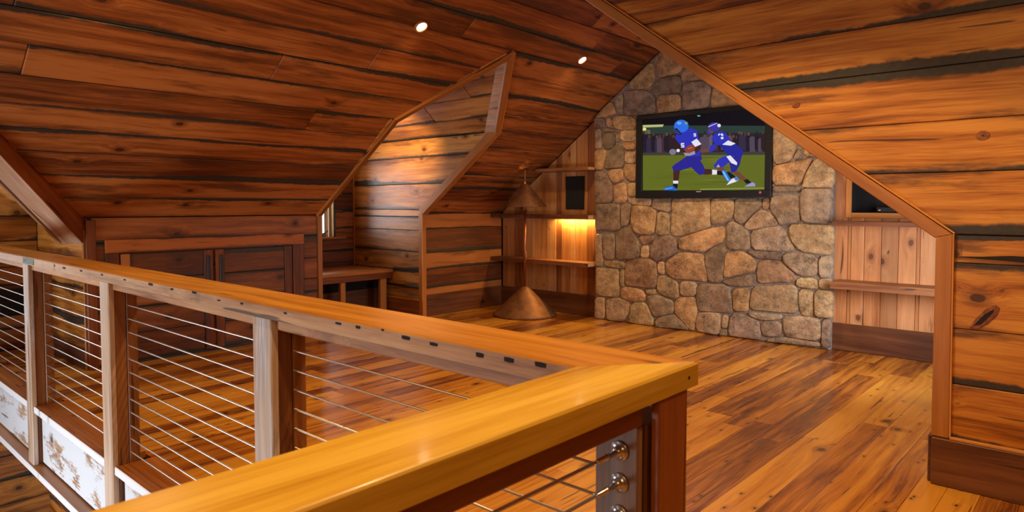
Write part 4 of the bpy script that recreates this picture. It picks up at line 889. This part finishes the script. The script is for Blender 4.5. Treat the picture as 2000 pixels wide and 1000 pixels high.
((80, 90, 28), [(-3344, 1617), (-3096, 1618), (-3344, 1627), (-3603, 1628)]),
((86, 95, 26), [(-3761, 1603), (-3629, 1606), (-3762, 1614), (-3897, 1611)]),
((110, 118, 42), [(-3771, 1580), (-3480, 1581), (-3771, 1591), (-4077, 1591)]),
((130, 140, 70), [(-3384, 1560), (-2683, 1563), (-2683, 1576), (-3384, 1574)]),
((112, 66, 48), [(-3364, 1956), (-3260, 1971), (-3279, 2004), (-3396, 1990)]),
((42, 48, 178), [(-3266, 1960), (-3230, 1975), (-3200, 2019), (-3231, 2043), (-3273, 2029), (-3291, 1973)]),
((112, 66, 48), [(-3088, 2063), (-3024, 2070), (-3042, 2116), (-3112, 2098)]),
((42, 48, 178), [(-3219, 2037), (-3147, 2022), (-3029, 2043), (-3047, 2071), (-3089, 2136), (-3149, 2179), (-3232, 2151), (-3262, 2102)]),
((30, 36, 150), [(-3074, 1911), (-2929, 1888), (-2909, 1947), (-2959, 2005), (-3029, 2048), (-3171, 2034)]),
((228, 226, 236), [(-3046, 2016), (-2994, 2035), (-3076, 2073), (-3141, 2032)]),
((112, 66, 48), [(-2954, 1676), (-2885, 1630), (-2857, 1654), (-2961, 1747), (-3019, 1736)]),
((18, 16, 22), [(-2873, 1615), (-2819, 1625), (-2863, 1665), (-2902, 1652)]),
((150, 150, 205), [(-2781, 1588), (-2781, 1614), (-2812, 1631), (-2896, 1586)]),
((38, 34, 140), [(-3051, 1804), (-3036, 1733), (-2984, 1746), (-2943, 1822), (-2929, 1904), (-3074, 1894)]),
((42, 48, 178), [(-3180, 1882), (-3234, 1816), (-3215, 1785), (-3137, 1790), (-3055, 1849), (-3045, 1910), (-3109, 1913)]),
((112, 66, 48), [(-3143, 1745), (-3071, 1681), (-3042, 1708), (-3137, 1796), (-3209, 1793)]),
((18, 16, 22), [(-3041, 1672), (-2989, 1692), (-3060, 1748), (-3107, 1738)]),
((228, 226, 236), [(-3035, 1624), (-2982, 1640), (-2952, 1661), (-2995, 1681), (-3041, 1664), (-3087, 1605)]),
((70, 120, 210), [(-2983, 1646), (-2952, 1661), (-2978, 1695), (-3006, 1674)]),
((228, 226, 236), [(-3038, 1835), (-2979, 1810), (-2974, 1836), (-3051, 1916), (-3094, 1906)]),
((190, 170, 140), [(-3161, 1797), (-3180, 1829), (-3203, 1798)]),
((112, 66, 48), [(-3287, 2161), (-3242, 2158), (-3239, 2197), (-3270, 2216), (-3300, 2202)]),
((60, 48, 160), [(-3168, 2240), (-3188, 2258), (-3216, 2270), (-3247, 2272), (-3275, 2265), (-3295, 2250), (-3301, 2230), (-3294, 2209), (-3274, 2191), (-3246, 2179), (-3215, 2177), (-3187, 2184), (-3168, 2199), (-3161, 2219)]),
((36, 60, 170), [(-3281, 2143), (-3269, 2165), (-3300, 2196), (-3312, 2168)]),
((228, 226, 236), [(-3163, 2246), (-3175, 2253), (-3189, 2252), (-3197, 2243), (-3197, 2231), (-3188, 2220), (-3174, 2217), (-3162, 2223), (-3158, 2234)]),
((200, 190, 220), [(-3297, 2226), (-3200, 2258), (-3198, 2266), (-3300, 2236)]),
((228, 226, 236), [(-3181, 2127), (-3163, 2144), (-3172, 2153), (-3190, 2137)]),
((228, 226, 236), [(-3142, 2120), (-3127, 2130), (-3142, 2151), (-3163, 2141)]),
((228, 226, 236), [(-3150, 2087), (-3126, 2093), (-3130, 2115), (-3160, 2110)]),
((66, 34, 30), [(-3644, 1968), (-3567, 1988), (-3587, 2033), (-3651, 2016)]),
((120, 118, 140), [(-3679, 1998), (-3691, 2011), (-3708, 2018), (-3727, 2019), (-3744, 2013), (-3755, 2003), (-3759, 1988), (-3755, 1974), (-3743, 1961), (-3726, 1954), (-3707, 1953), (-3690, 1959), (-3679, 1970), (-3675, 1984)]),
((228, 226, 236), [(-3634, 2009), (-3648, 2016), (-3663, 2015), (-3672, 2006), (-3672, 1993), (-3662, 1982), (-3647, 1979), (-3634, 1985), (-3629, 1997)]),
((66, 34, 30), [(-3343, 1723), (-3245, 1725), (-3245, 1777), (-3343, 1786)]),
((18, 16, 22), [(-3196, 1719), (-3112, 1707), (-3137, 1753), (-3200, 1764)]),
((228, 226, 236), [(-3248, 1720), (-3195, 1721), (-3193, 1766), (-3249, 1775)]),
((40, 110, 205), [(-3124, 1703), (-3070, 1641), (-3035, 1658), (-3101, 1761), (-3143, 1762)]),
((120, 190, 240), [(-3076, 1650), (-3058, 1653), (-3119, 1756), (-3137, 1751)]),
((38, 34, 140), [(-3449, 1767), (-3396, 1722), (-3340, 1728), (-3328, 1774), (-3360, 1839), (-3401, 1892), (-3501, 1821)]),
((66, 34, 30), [(-3704, 1665), (-3643, 1663), (-3626, 1779), (-3708, 1787)]),
((18, 16, 22), [(-3719, 1594), (-3655, 1578), (-3651, 1637), (-3706, 1639)]),
((228, 226, 236), [(-3706, 1635), (-3646, 1634), (-3646, 1666), (-3710, 1667)]),
((34, 100, 190), [(-3815, 1562), (-3666, 1557), (-3653, 1564), (-3713, 1615), (-3772, 1602), (-3822, 1587)]),
((90, 170, 230), [(-3806, 1571), (-3712, 1584), (-3719, 1594), (-3812, 1581)]),
((38, 34, 140), [(-3682, 1852), (-3722, 1824), (-3710, 1779), (-3623, 1776), (-3456, 1819), (-3366, 1891), (-3383, 1949), (-3528, 1939)]),
((42, 48, 178), [(-3685, 2124), (-3646, 2080), (-3586, 2012), (-3515, 1929), (-3401, 1923), (-3383, 1955), (-3401, 2094), (-3432, 2206), (-3506, 2231), (-3570, 2222), (-3660, 2193), (-3692, 2148)]),
((228, 226, 236), [(-3450, 2025), (-3376, 2051), (-3431, 2114), (-3494, 2082)]),
((66, 34, 30), [(-3465, 1982), (-3445, 1952), (-3385, 1999), (-3378, 2049), (-3446, 2025)]),
((150, 148, 160), [(-3566, 1938), (-3515, 1932), (-3445, 1949), (-3452, 1984), (-3515, 1962), (-3586, 1971)]),
((140, 62, 40), [(-3463, 2044), (-3486, 2051), (-3514, 2049), (-3540, 2038), (-3561, 2022), (-3570, 2003), (-3568, 1985), (-3553, 1971), (-3530, 1965), (-3503, 1967), (-3476, 1977), (-3456, 1994), (-3447, 2013), (-3449, 2031)]),
((200, 120, 90), [(-3532, 2004), (-3482, 2020), (-3484, 2027), (-3535, 2012)]),
((42, 108, 224), [(-3533, 2280), (-3549, 2302), (-3572, 2320), (-3601, 2330), (-3632, 2333), (-3660, 2327), (-3684, 2313), (-3699, 2293), (-3704, 2269), (-3699, 2245), (-3683, 2222), (-3659, 2205), (-3630, 2194), (-3599, 2192), (-3571, 2198), (-3548, 2212), (-3533, 2232), (-3528, 2256)]),
((100, 165, 245), [(-3620, 2307), (-3637, 2314), (-3656, 2314), (-3669, 2306), (-3669, 2294), (-3656, 2283), (-3637, 2280), (-3620, 2284), (-3613, 2295)]),
((20, 22, 40), [(-3686, 2189), (-3634, 2168), (-3608, 2172), (-3628, 2202), (-3674, 2247), (-3706, 2232)]),
((60, 70, 160), [(-3713, 2227), (-3650, 2198), (-3647, 2206), (-3710, 2237)]),
((60, 70, 160), [(-3697, 2200), (-3631, 2176), (-3627, 2184), (-3700, 2210)]),
((120, 150, 120), [(-3543, 2300), (-3558, 2306), (-3572, 2303), (-3578, 2292), (-3572, 2281), (-3558, 2275), (-3543, 2279), (-3537, 2289)]),
((235, 235, 240), [(-3467, 2166), (-3439, 2164), (-3440, 2172), (-3467, 2173)]),
((235, 235, 240), [(-3467, 2156), (-3459, 2156), (-3459, 2173), (-3467, 2173)]),
((235, 235, 240), [(-3467, 2152), (-3439, 2150), (-3439, 2158), (-3467, 2160)]),
((235, 235, 240), [(-3447, 2137), (-3439, 2137), (-3439, 2158), (-3448, 2158)]),
((235, 235, 240), [(-3467, 2139), (-3439, 2137), (-3439, 2144), (-3467, 2146)]),
((235, 235, 240), [(-3617, 2068), (-3578, 2065), (-3578, 2076), (-3617, 2078)]),
((235, 235, 240), [(-3617, 2054), (-3605, 2053), (-3605, 2078), (-3617, 2078)]),
((235, 235, 240), [(-3617, 2048), (-3578, 2046), (-3578, 2056), (-3617, 2059)]),
((235, 235, 240), [(-3589, 2027), (-3578, 2027), (-3578, 2056), (-3590, 2057)]),
((235, 235, 240), [(-3616, 2029), (-3578, 2027), (-3578, 2037), (-3617, 2040)]),
((90, 190, 170), [(-3395, 2359), (-3409, 2363), (-3424, 2362), (-3429, 2357), (-3423, 2352), (-3409, 2349), (-3395, 2350), (-3389, 2354)])]
sm = bpy.data.materials.new('screen_picture'); sm.use_nodes = True; nt = sm.node_tree
bs = nt.nodes['Principled BSDF']; at = nt.nodes.new('ShaderNodeVertexColor'); at.layer_name = 'picture'
bs.inputs['Base Color'].default_value = (0.004, 0.004, 0.005, 1); bs.inputs['Roughness'].default_value = 0.25
bs.inputs['Specular IOR Level'].default_value = 0.2
nt.links.new(at.outputs[0], bs.inputs['Emission Color']); bs.inputs['Emission Strength'].default_value = 1.0/(2**EXPOSURE)
bm = bmesh.new(); cl = bm.loops.layers.float_color.new('picture'); lay_ = 0.0
scr = [(SX0, SZ0), (SX1, SZ0), (SX1, SZ1), (SX0, SZ1)]
for c, pts in PIC:
    c = lin(c)
    pts = clip([(p[0]/1000, p[1]/1000) for p in pts], scr)
    if len(pts) < 3: continue
    lay_ += 0.00003
    f = bm.faces.new([bm.verts.new((p[0], 6.7845-lay_, p[1])) for p in pts]); f.normal_update()
    if f.normal.y > 0: f.normal_flip()
    for l in f.loops: l[cl] = (*c, 1)
bmesh.ops.triangulate(bm, faces=bm.faces[:])
link('screen_picture', bm_mesh('screen_picture', bm, sm), tvd)
box(tvd, 'badge', (-3.425, 6.770, 1.537), X, Z, 0.058, 0.010, 0.002, plain('silver_badge', (.5, .5, .5), .4, .6), bev=0)
turned(tvd, 'indicator', (-2.724, 6.771, 1.525), (0, -1, 0), [(0.013, 0), (0.012, .002)], plain('red_badge', (.45, .12, .10), .4), 14)

# ================================================================ shelves, speaker, cubby
def shelf(x0, x1, z0, z1, front, label, grp, endx=None):
    s = empty('shelf', ((x0+x1)/2, YE-.1, z0), label, 'shelf', grp)
    board(s, 'board', [(x0, front), (x1, front), (x1, YE-.004), (x0, YE-.004)], (0, 0, 0), X, Y, z0, z1, M['shelf'], bev=.005)
    if endx: box(s, 'end_grain', (x1, front+.004, z0+.004), Y, Z, YE-front-.012, z1-z0-.008, .003, M['shelf_end'], bev=.001)
    return s
shelf(-5.64, -4.805, 1.822, 1.862, 6.70, 'short top shelf left of the chimney, just under the sloping ceiling', 'barn board shelves left of the chimney', 1)
shelf(XL+.01, -4.805, 1.222, 1.275, 6.70, 'middle barn board shelf left of the chimney, under the black speaker', 'barn board shelves left of the chimney', 1)
shelf(XL+.01, -4.805, 0.640, 0.690, 6.70, 'lowest barn board shelf left of the chimney, behind the floor lamp pole', 'barn board shelves left of the chimney', 1)
shelf(-2.0, XR-.06, 1.205, 1.25, 6.66, 'upper dark shelf right of the chimney, below the black cubby', 'barn board shelves right of the chimney')
shelf(-2.0, XR-.06, 0.622, 0.685, 6.64, 'lower dark shelf right of the chimney, over pale boards', 'barn board shelves right of the chimney')

sp = empty('wall_speaker', (-5.166, YE, 1.34), 'black rectangular speaker set in the boards left of the chimney', 'speaker')
box(sp, 'frame', (-5.313, YE-.003, 1.342), X, Z, .293, .42, .010, M['black'], bev=.003)
box(sp, 'grille', (-5.303, YE-.013, 1.352), X, Z, .273, .40, .003, M['matte_black'], bev=.001)

cb = empty('cubby', (-1.6, YE, NZ0), 'black recessed cubby with a pine frame right of the chimney', 'cubby')
bm = bmesh.new()
d = .22
vs = [bm.verts.new(p) for p in ((NX0, YE-.001, NZ0), (NX1, YE-.001, NZ0), (NX1, YE-.001, NZ1), (NX0, YE-.001, NZ1), (NX0, YE+d, NZ0), (NX1, YE+d, NZ0), (NX1, YE+d, NZ1), (NX0, YE+d, NZ1))]
for f in ((4, 5, 6, 7), (0, 1, 5, 4), (1, 2, 6, 5), (2, 3, 7, 6), (3, 0, 4, 7)): bm.faces.new([vs[i] for i in f])
link('lining', bm_mesh('lining', bm, M['matte_black']), cb)
box(cb, 'frame_board', (NX0-.048, YE-.004, NZ0-.05), Z, X, NZ1-NZ0+.09, .048, .0, M['trim'], bev=0) if False else None
board(cb, 'frame_board', [(NZ0-.05, NX0-.05), (NZ1+.05, NX0-.05), (NZ1+.05, NX0), (NZ0-.05, NX0)], (0, YE-.004, 0), Z, X, 0, .014, M['trim'], side=-1, color=(1.2, 1.25, 1.3))
board(cb, 'frame_board', [(NX0, NZ0-.05), (-1.40, NZ0-.05), (-1.40, NZ0), (NX0, NZ0)], (0, YE-.004, 0), X, Z, 0, .014, M['trim'])
md = empty('media_box', (-1.66, YE+.08, NZ0), 'small black box with a glinting edge on the cubby floor', 'box')
box(md, 'body', (-1.70, YE+.16, NZ0+.003), X, Z, .16, .05, .12, M['black'])
turned(md, 'knob', (-1.675, YE+.04, NZ0+.024), (0, -1, 0), [(.011, 0), (.011, .01), (.006, .014)], M['steel'], 12)

# ================================================================ recessed downlights
def downlight(pos, n, label, watt, spot=True, size=PI*.78, blend=.7, tgt=None):
    o = empty('downlight', pos, label, 'ceiling light', 'recessed downlights')
    p = Vector(pos); n = Vector(n).normalized()
    turned(o, 'trim_ring', p-n*.004, n, [(.044, -.01), (.044, .012), (.052, .016), (.062, .010), (.064, 0), (.064, -.01)], M['trim'], 24)
    turned(o, 'lens', p-n*.004, n, [(.044, -.012), (.043, .006), (.03, .010), (0, .012)], M['lampglass'], 20)
    if spot: lamp('bulb', 'SPOT', tuple(p+n*.05), watt, WARM, tgt or tuple(p+n*.05-Vector((0, 0, 1))), o, spot_size=size, spot_blend=blend, shadow_soft_size=.05)
    return o
NL = (K/LS, 0, -1/LS); NR = (-K/LS, 0, -1/LS)
def onL(y, s): return tuple(Vector(OL)+Vector(Y)*y+Vector(VL)*s)
def onR(y, s): return tuple(Vector(OR_)+Vector(Y)*y+Vector(VR)*s)
SD = 2.69
downlight(onL(3.66, 2.66), NL, 'lit downlight in the left ceiling slope, the larger one short of the dormer peak', 75)
downlight(onL(5.78, 2.75), NL, 'lit downlight in the left ceiling slope beyond the dormer peak, near the stone', 75)
downlight(onL(1.5, 2.72), NL, 'lit downlight in the left ceiling slope at the top edge above the railing', 75)
downlight(onR(5.78, 2.55), NR, 'lit downlight in the right ceiling slope hidden behind the slanting trim', 85)
downlight((-1.5, 2.4, 3.46), (0, 0, -1), 'lit downlight in the flat cross gable ceiling near the right wall', 210, size=PI*.6, blend=.25)
downlight((0.6, 2.2, 3.46), (0, 0, -1), 'lit downlight in the flat cross gable ceiling far from the railing', 120)
downlight((-1.0, 0.5, 3.46), (0, 0, -1), 'lit downlight in the flat cross gable ceiling over the railing corner', 150)
dl = downlight((-6.3, 4.30, 2.42), Vector(DVn).cross(Vector(X)), 'small lit downlight inside the dormer ceiling', 145, size=PI*.40, blend=1.0, tgt=(-6.75, 5.5, 2.05))

# ================================================================ dormer bench
be = empty('window_bench', (-7.5, 4.8, 0), 'built-in plank bench under the dormer window', 'bench')
BX = -7.05
for i, (a, b) in enumerate(((XD+.005, -7.64), (-7.637, -7.34), (-7.337, BX))):
    board(be, 'seat_board', [(DN+.02, a), (DF-.006, a), (DF-.006, b), (DN+.02, b)], (0, 0, 0), Y, X, .525, .562, M['trim'], side=-1, color=(1.15, 1.15, 1.15)).matrix_basis.translation.z += 0
for ch_ in be.children:
    ch_.matrix_basis.translation.z += 0
box(be, 'apron', (BX-.03, DN+.02, .445), Y, Z, DF-DN-.03, .08, .025, M['trim_dark'])
for y0, w in ((4.11, .07), (4.70, .075), (5.30, .10)):
    box(be, 'leg', (BX-.005-.06, y0, 0), Z, Y, .445, w, .05, M['trim']).matrix_basis.translation.x += .05
box(be, 'front_panel', (-7.35, DN+.03, 0), Y, Z, DF-DN-.05, .30, .02, M['base'])
box(be, 'vent_slot', (-7.36, DN+.03, .30), Y, Z, DF-DN-.05, .145, .012, M['matte_black'])

# ================================================================ knee wall cupboard
kc = empty('cupboard', (XL, 2.87, 0), 'low two-door plank cupboard built into the left knee wall', 'cupboard')
FX = XL+.002
def kb(name, y0, y1, z0, z1, d0, d1, mat='knee', vert=True, parent=None, color=None):
    if vert: return board(parent or kc, name, [(z0, -y1), (z1, -y1), (z1, -y0), (z0, -y0)], (FX, 0, 0), Z, (0, -1, 0), d0, d1, M[mat], side=1, bev=.003, color=color)
    return board(parent or kc, name, [(y0, z0), (y1, z0), (y1, z1), (y0, z1)], (FX, 0, 0), Y, Z, d0, d1, M[mat], side=1, bev=.003, color=color)
LT = (1.0, .85, .72)
kb('frame_rail', 1.945, 3.83, .985, 1.10, 0, .024, vert=False, color=LT)
kb('frame_stile', 1.945, 2.05, .02, .985, 0, .024, color=LT); kb('frame_stile', 3.70, 3.83, .02, .985, 0, .024, color=LT)
for y0, y1, pull, lab in ((2.062, 2.862, 2.815, 'left'), (2.885, 3.688, 2.935, 'right')):
    dr = kb('door', y0+.08, y1-.08, .03, .972, .001, .006, 'backing')
    zs = [.03, .27, .50, .74, .972]
    for i in range(4): kb('door_plank', y0+.001, y1-.001, zs[i]+.002, zs[i+1]-.002, .006, .014, vert=False, parent=dr, color=(.8, .8, .8))
    kb('door_stile', y0, y0+.085, .03, .972, .014, .026, parent=dr, color=(.75, .7, .7) if lab == 'right' else None); kb('door_stile', y1-.085, y1, .03, .972, .014, .026, parent=dr, color=LT)
    box(dr, 'handle', (FX+.040, pull-.014, .62), Z, Y, .30, .028, .014, M['black'], bev=.003)

va = empty('wall_vent', (XD, 1.6, .3), 'small black vent panel low on the near gable end wall', 'vent')
box(va, 'frame', (XD+.004, 1.48, .33), Y, Z, .25, .26, .012, M['black'])
for i in range(6): box(va, 'slat', (XD+.016, 1.495, .35+i*.037), Y, Z, .22, .02, .006, M['matte_black'], bev=.001)

# ================================================================ floor lamp
lp = (-5.59, 6.44, 0)
L_ = empty('floor_lamp', lp, 'tall copper floor lamp with conical shade and wide conical base in the corner', 'floor lamp')
def lt(name, prof, mat, n=40): return turned(L_, name, lp, Z, prof, mat, n)
lt('base', [(.0, 0), (.395, 0), (.402, .006), (.402, .022), (.392, .030), (.21, .205), (.06, .345), (.026, .365), (.0, .366)], M['bronze'])
lt('pole', [(.014, .36), (.014, 1.49)], M['bronze_pole'], 14)
lt('pole_collar', [(.02, .70), (.022, .71), (.022, .80), (.018, .81), (.014, .815)], M['bronze'], 16)
for z in (.735, .775):
    rod(L_, 'switch', (lp[0], lp[1]-.0, z), (lp[0]+.045, lp[1]-.035, z), .006, M['bronze'])
lt('shade', [(.270, 1.372), (.275, 1.380), (.268, 1.392), (.15, 1.535), (.045, 1.655), (.03, 1.668), (.03, 1.660), (.044, 1.648), (.148, 1.528), (.264, 1.386), (.268, 1.376)], M['bronze'])
lt('finial', [(.0, 1.66), (.014, 1.66), (.012, 1.70), (.009, 1.71), (.009, 1.80), (.013, 1.81), (.011, 1.835), (.0, 1.845)], M['bronze'], 16)
lamp('bulb', 'POINT', (lp[0]+.03, lp[1]-.03, 1.47), 13, (1.0, .6, .25), None, L_, shadow_soft_size=.03)
# under-shelf puck light
pk = empty('strip_light', (-5.08, 6.80, 1.222), 'thin strip light let into the underside of the middle shelf left of the chimney', 'light')
box(pk, 'body', (-5.46, 6.875, 1.2185), X, Y, .62, .03, .0028, M['bronze'], bev=.0008)
lamp('tube', 'AREA', (-5.15, 6.885, 1.2175), 12.0, (1.0, .60, .17), (-5.15, 6.90, .6), pk, shape='RECTANGLE', size=.60, size_y=.02)

# ================================================================ railing
ra = empty('railing', (-.78, 1.28, 0), 'L-shaped timber and steel cable railing around the stairwell', 'railing')
def remat(o, mats, pick):
    o.data.materials.clear()
    for m in mats: o.data.materials.append(m)
    R = o.matrix_basis.to_3x3()
    for p in o.data.polygons: p.material_index = pick(R @ p.normal)
    return o
RX0 = -7.9
tr = board(ra, 'top_rail', [(RX0, 1.172), (-.87, 1.172), (-.692, 1.388), (RX0, 1.388)], (0, 0, 0), X, Y, 1.0, 1.05, M['rail_pine'], bev=.005)
remat(tr, [M['rail_pine'], M['rail_face']], lambda n: 1 if n.y < -.9 else 0); tr['label'] = 'far top rail with a weathered nail-marked face'
tn = board(ra, 'top_rail', [(-1.9, .692), (1.388, .692), (1.172, .87), (-1.9, .87)], (0, 0, 0), Y, (-1, 0, 0), 0.998, 1.05, M['rail_oak'], bev=.005); tn['label'] = 'near yellow oak top rail'
for x_, z_, w_, h_ in ((-1.684, 1.037, .022, .009), (-1.467, 1.035, .034, .011), (-1.35, 1.033, .03, .009), (-1.177, 1.030, .026, .012), (-1.082, 1.033, .030, .012), (-.986, 1.037, .032, .012), (-1.79, 1.036, .03, .007), (-1.56, 1.044, .012, .006),
                        (-2.41, 1.036, .02, .008), (-2.83, 1.041, .04, .010), (-3.05, 1.036, .03, .009), (-3.3, 1.038, .05, .012), (-3.62, 1.034, .03, .008), (-3.95, 1.036, .03, .009), (-4.3, 1.034, .04, .010), (-4.62, 1.03, .05, .012), (-4.8, 1.032, .02, .012), (-2.1, 1.034, .02, .006), (-2.6, 1.03, .025, .006)):
    board(tr, 'nail_slot', [(x_, z_-h_*.42), (x_+w_*.5, z_-h_*.5), (x_+w_, z_-h_*.40), (x_+w_*1.02, z_+h_*.4), (x_+w_*.5, z_+h_*.5), (x_-w_*.03, z_+h_*.42)], (0, 1.172, 0), X, Z, 0, .0012, M['crack'], bev=.0004)
M['verdigris'] = plain('green_metal', (.12, .17, .13), .7, noise=.4, nscale=40)
pl_ = box(tr, 'metal_plate', (-5.53, 1.172, 1.006), X, Z, .27, .038, .003, M['verdigris'], bev=.001); pl_['label'] = 'greenish metal plate'
for q_ in (.04, .08): turned(pl_, 'hole', (-5.53+q_, 1.169, 1.027), (0, -1, 0), [(.006, 0), (.006, .0006)], M['crack'], 8)
turned(ra, 'screw_hole', (-.6915, 1.345, 1.022), X, [(.004, 0), (.004, .0006)], M['backing'], 10)
box(ra, 'under_rail', (RX0, 1.205, .957), X, Y, -.845-RX0, .14, .043, [M['trim'], M['rail_face']], pick=lambda n: 1 if n.y < -.5 else 0, color=(1.05, .95, .9))
box(ra, 'under_rail', (-.718, -1.9, .945), Y, (-1, 0, 0), 3.1, .125, .053, M['trim_dark'])
for x0, x1 in ((-7.22, -7.09), (-5.597, -5.465), (-4.017, -3.885), (-2.342, -2.210)):
    # post: core between a weathered front board and a brown back board
    p = box(ra, 'post', (x1-.006, 1.268, -.40), Z, (-1, 0, 0), 1.356, x1-x0-.012, .056, M['post'])
    zt = .9995
    f = box(p, 'front_board', (x1, 1.212, -.415), Z, (-1, 0, 0), zt+.415, x1-x0, .030, M['post_face'])
    remat(f, [M['post_face'], M['post']], lambda n: 1 if n.x > .8 else 0); f['label'] = 'weathered front board'
    b = box(p, 'back_board', (x1, 1.32, -.40), Z, (-1, 0, 0), 1.355, x1-x0, .052, M['post'])
cpz = -.3
cp = box(ra, 'post', (-.722, 1.344, cpz), Z, (-1, 0, 0), 1.242, .112, .125, M['post'])
b = box(cp, 'front_board', (-.728, 1.217, cpz), Z, (-1, 0, 0), 1.242, .108, .021, M['post_face'], color=(.50, .38, .28)); b['label'] = 'grey-brown end board holding the cable fittings'
b = box(cp, 'side_board', (-.698, 1.230, cpz), Z, Y, 1.297, .122, .022, M['trim_dark'], color=(1.3, 1.3, 1.2)); b['label'] = 'reddish side board'
p = box(ra, 'post', (-.722, -1.7, cpz), Z, (-1, 0, 0), 1.242, .112, .125, M['post'])
for x0, x1 in ((RX0, -7.23), (-7.08, -5.602), (-5.46, -4.022), (-3.88, -2.347), (-2.205, -.84)):
    box(ra, 'toe_board', (x0, 1.19, -.018), X, Y, x1-x0, .205, .046, [M['toe'], M['white']], pick=lambda n: 1 if n.y < -.5 else 0)
for k in range(13):
    z = .872-.0714*k
    rod(ra, 'cable', (RX0, 1.272, z), (-.845, 1.272, z), .0036, M['cable'])
    turned(ra, 'cable_ferrule', (-.837, 1.272, z), (-1, 0, 0), [(.008, 0), (.008, .006), (.0055, .008), (.0055, .05), (.0035, .056)], M['steel'], 10)
    zn = .881-.069*k
    rod(ra, 'cable', (-.772, -1.69, zn), (-.772, 1.14, zn), .0036, M['cable'])
    ft = turned(ra, 'cable_fitting', (-.772, 1.195, zn), (0, -1, 0), [(.0215, 0), (.0215, .0025), (.020, .0035), (.012, .004), (.0115, .010), (.008, .015), (.0, .017)], M['steel'], 20)
    turned(ft, 'sleeve', (-.772, 1.18, zn), (0, -1, 0), [(.0058, 0), (.0058, .028), (.0072, .03), (.0072, .036), (.0058, .038), (.0058, .066), (.0035, .072)], M['steel'], 10)
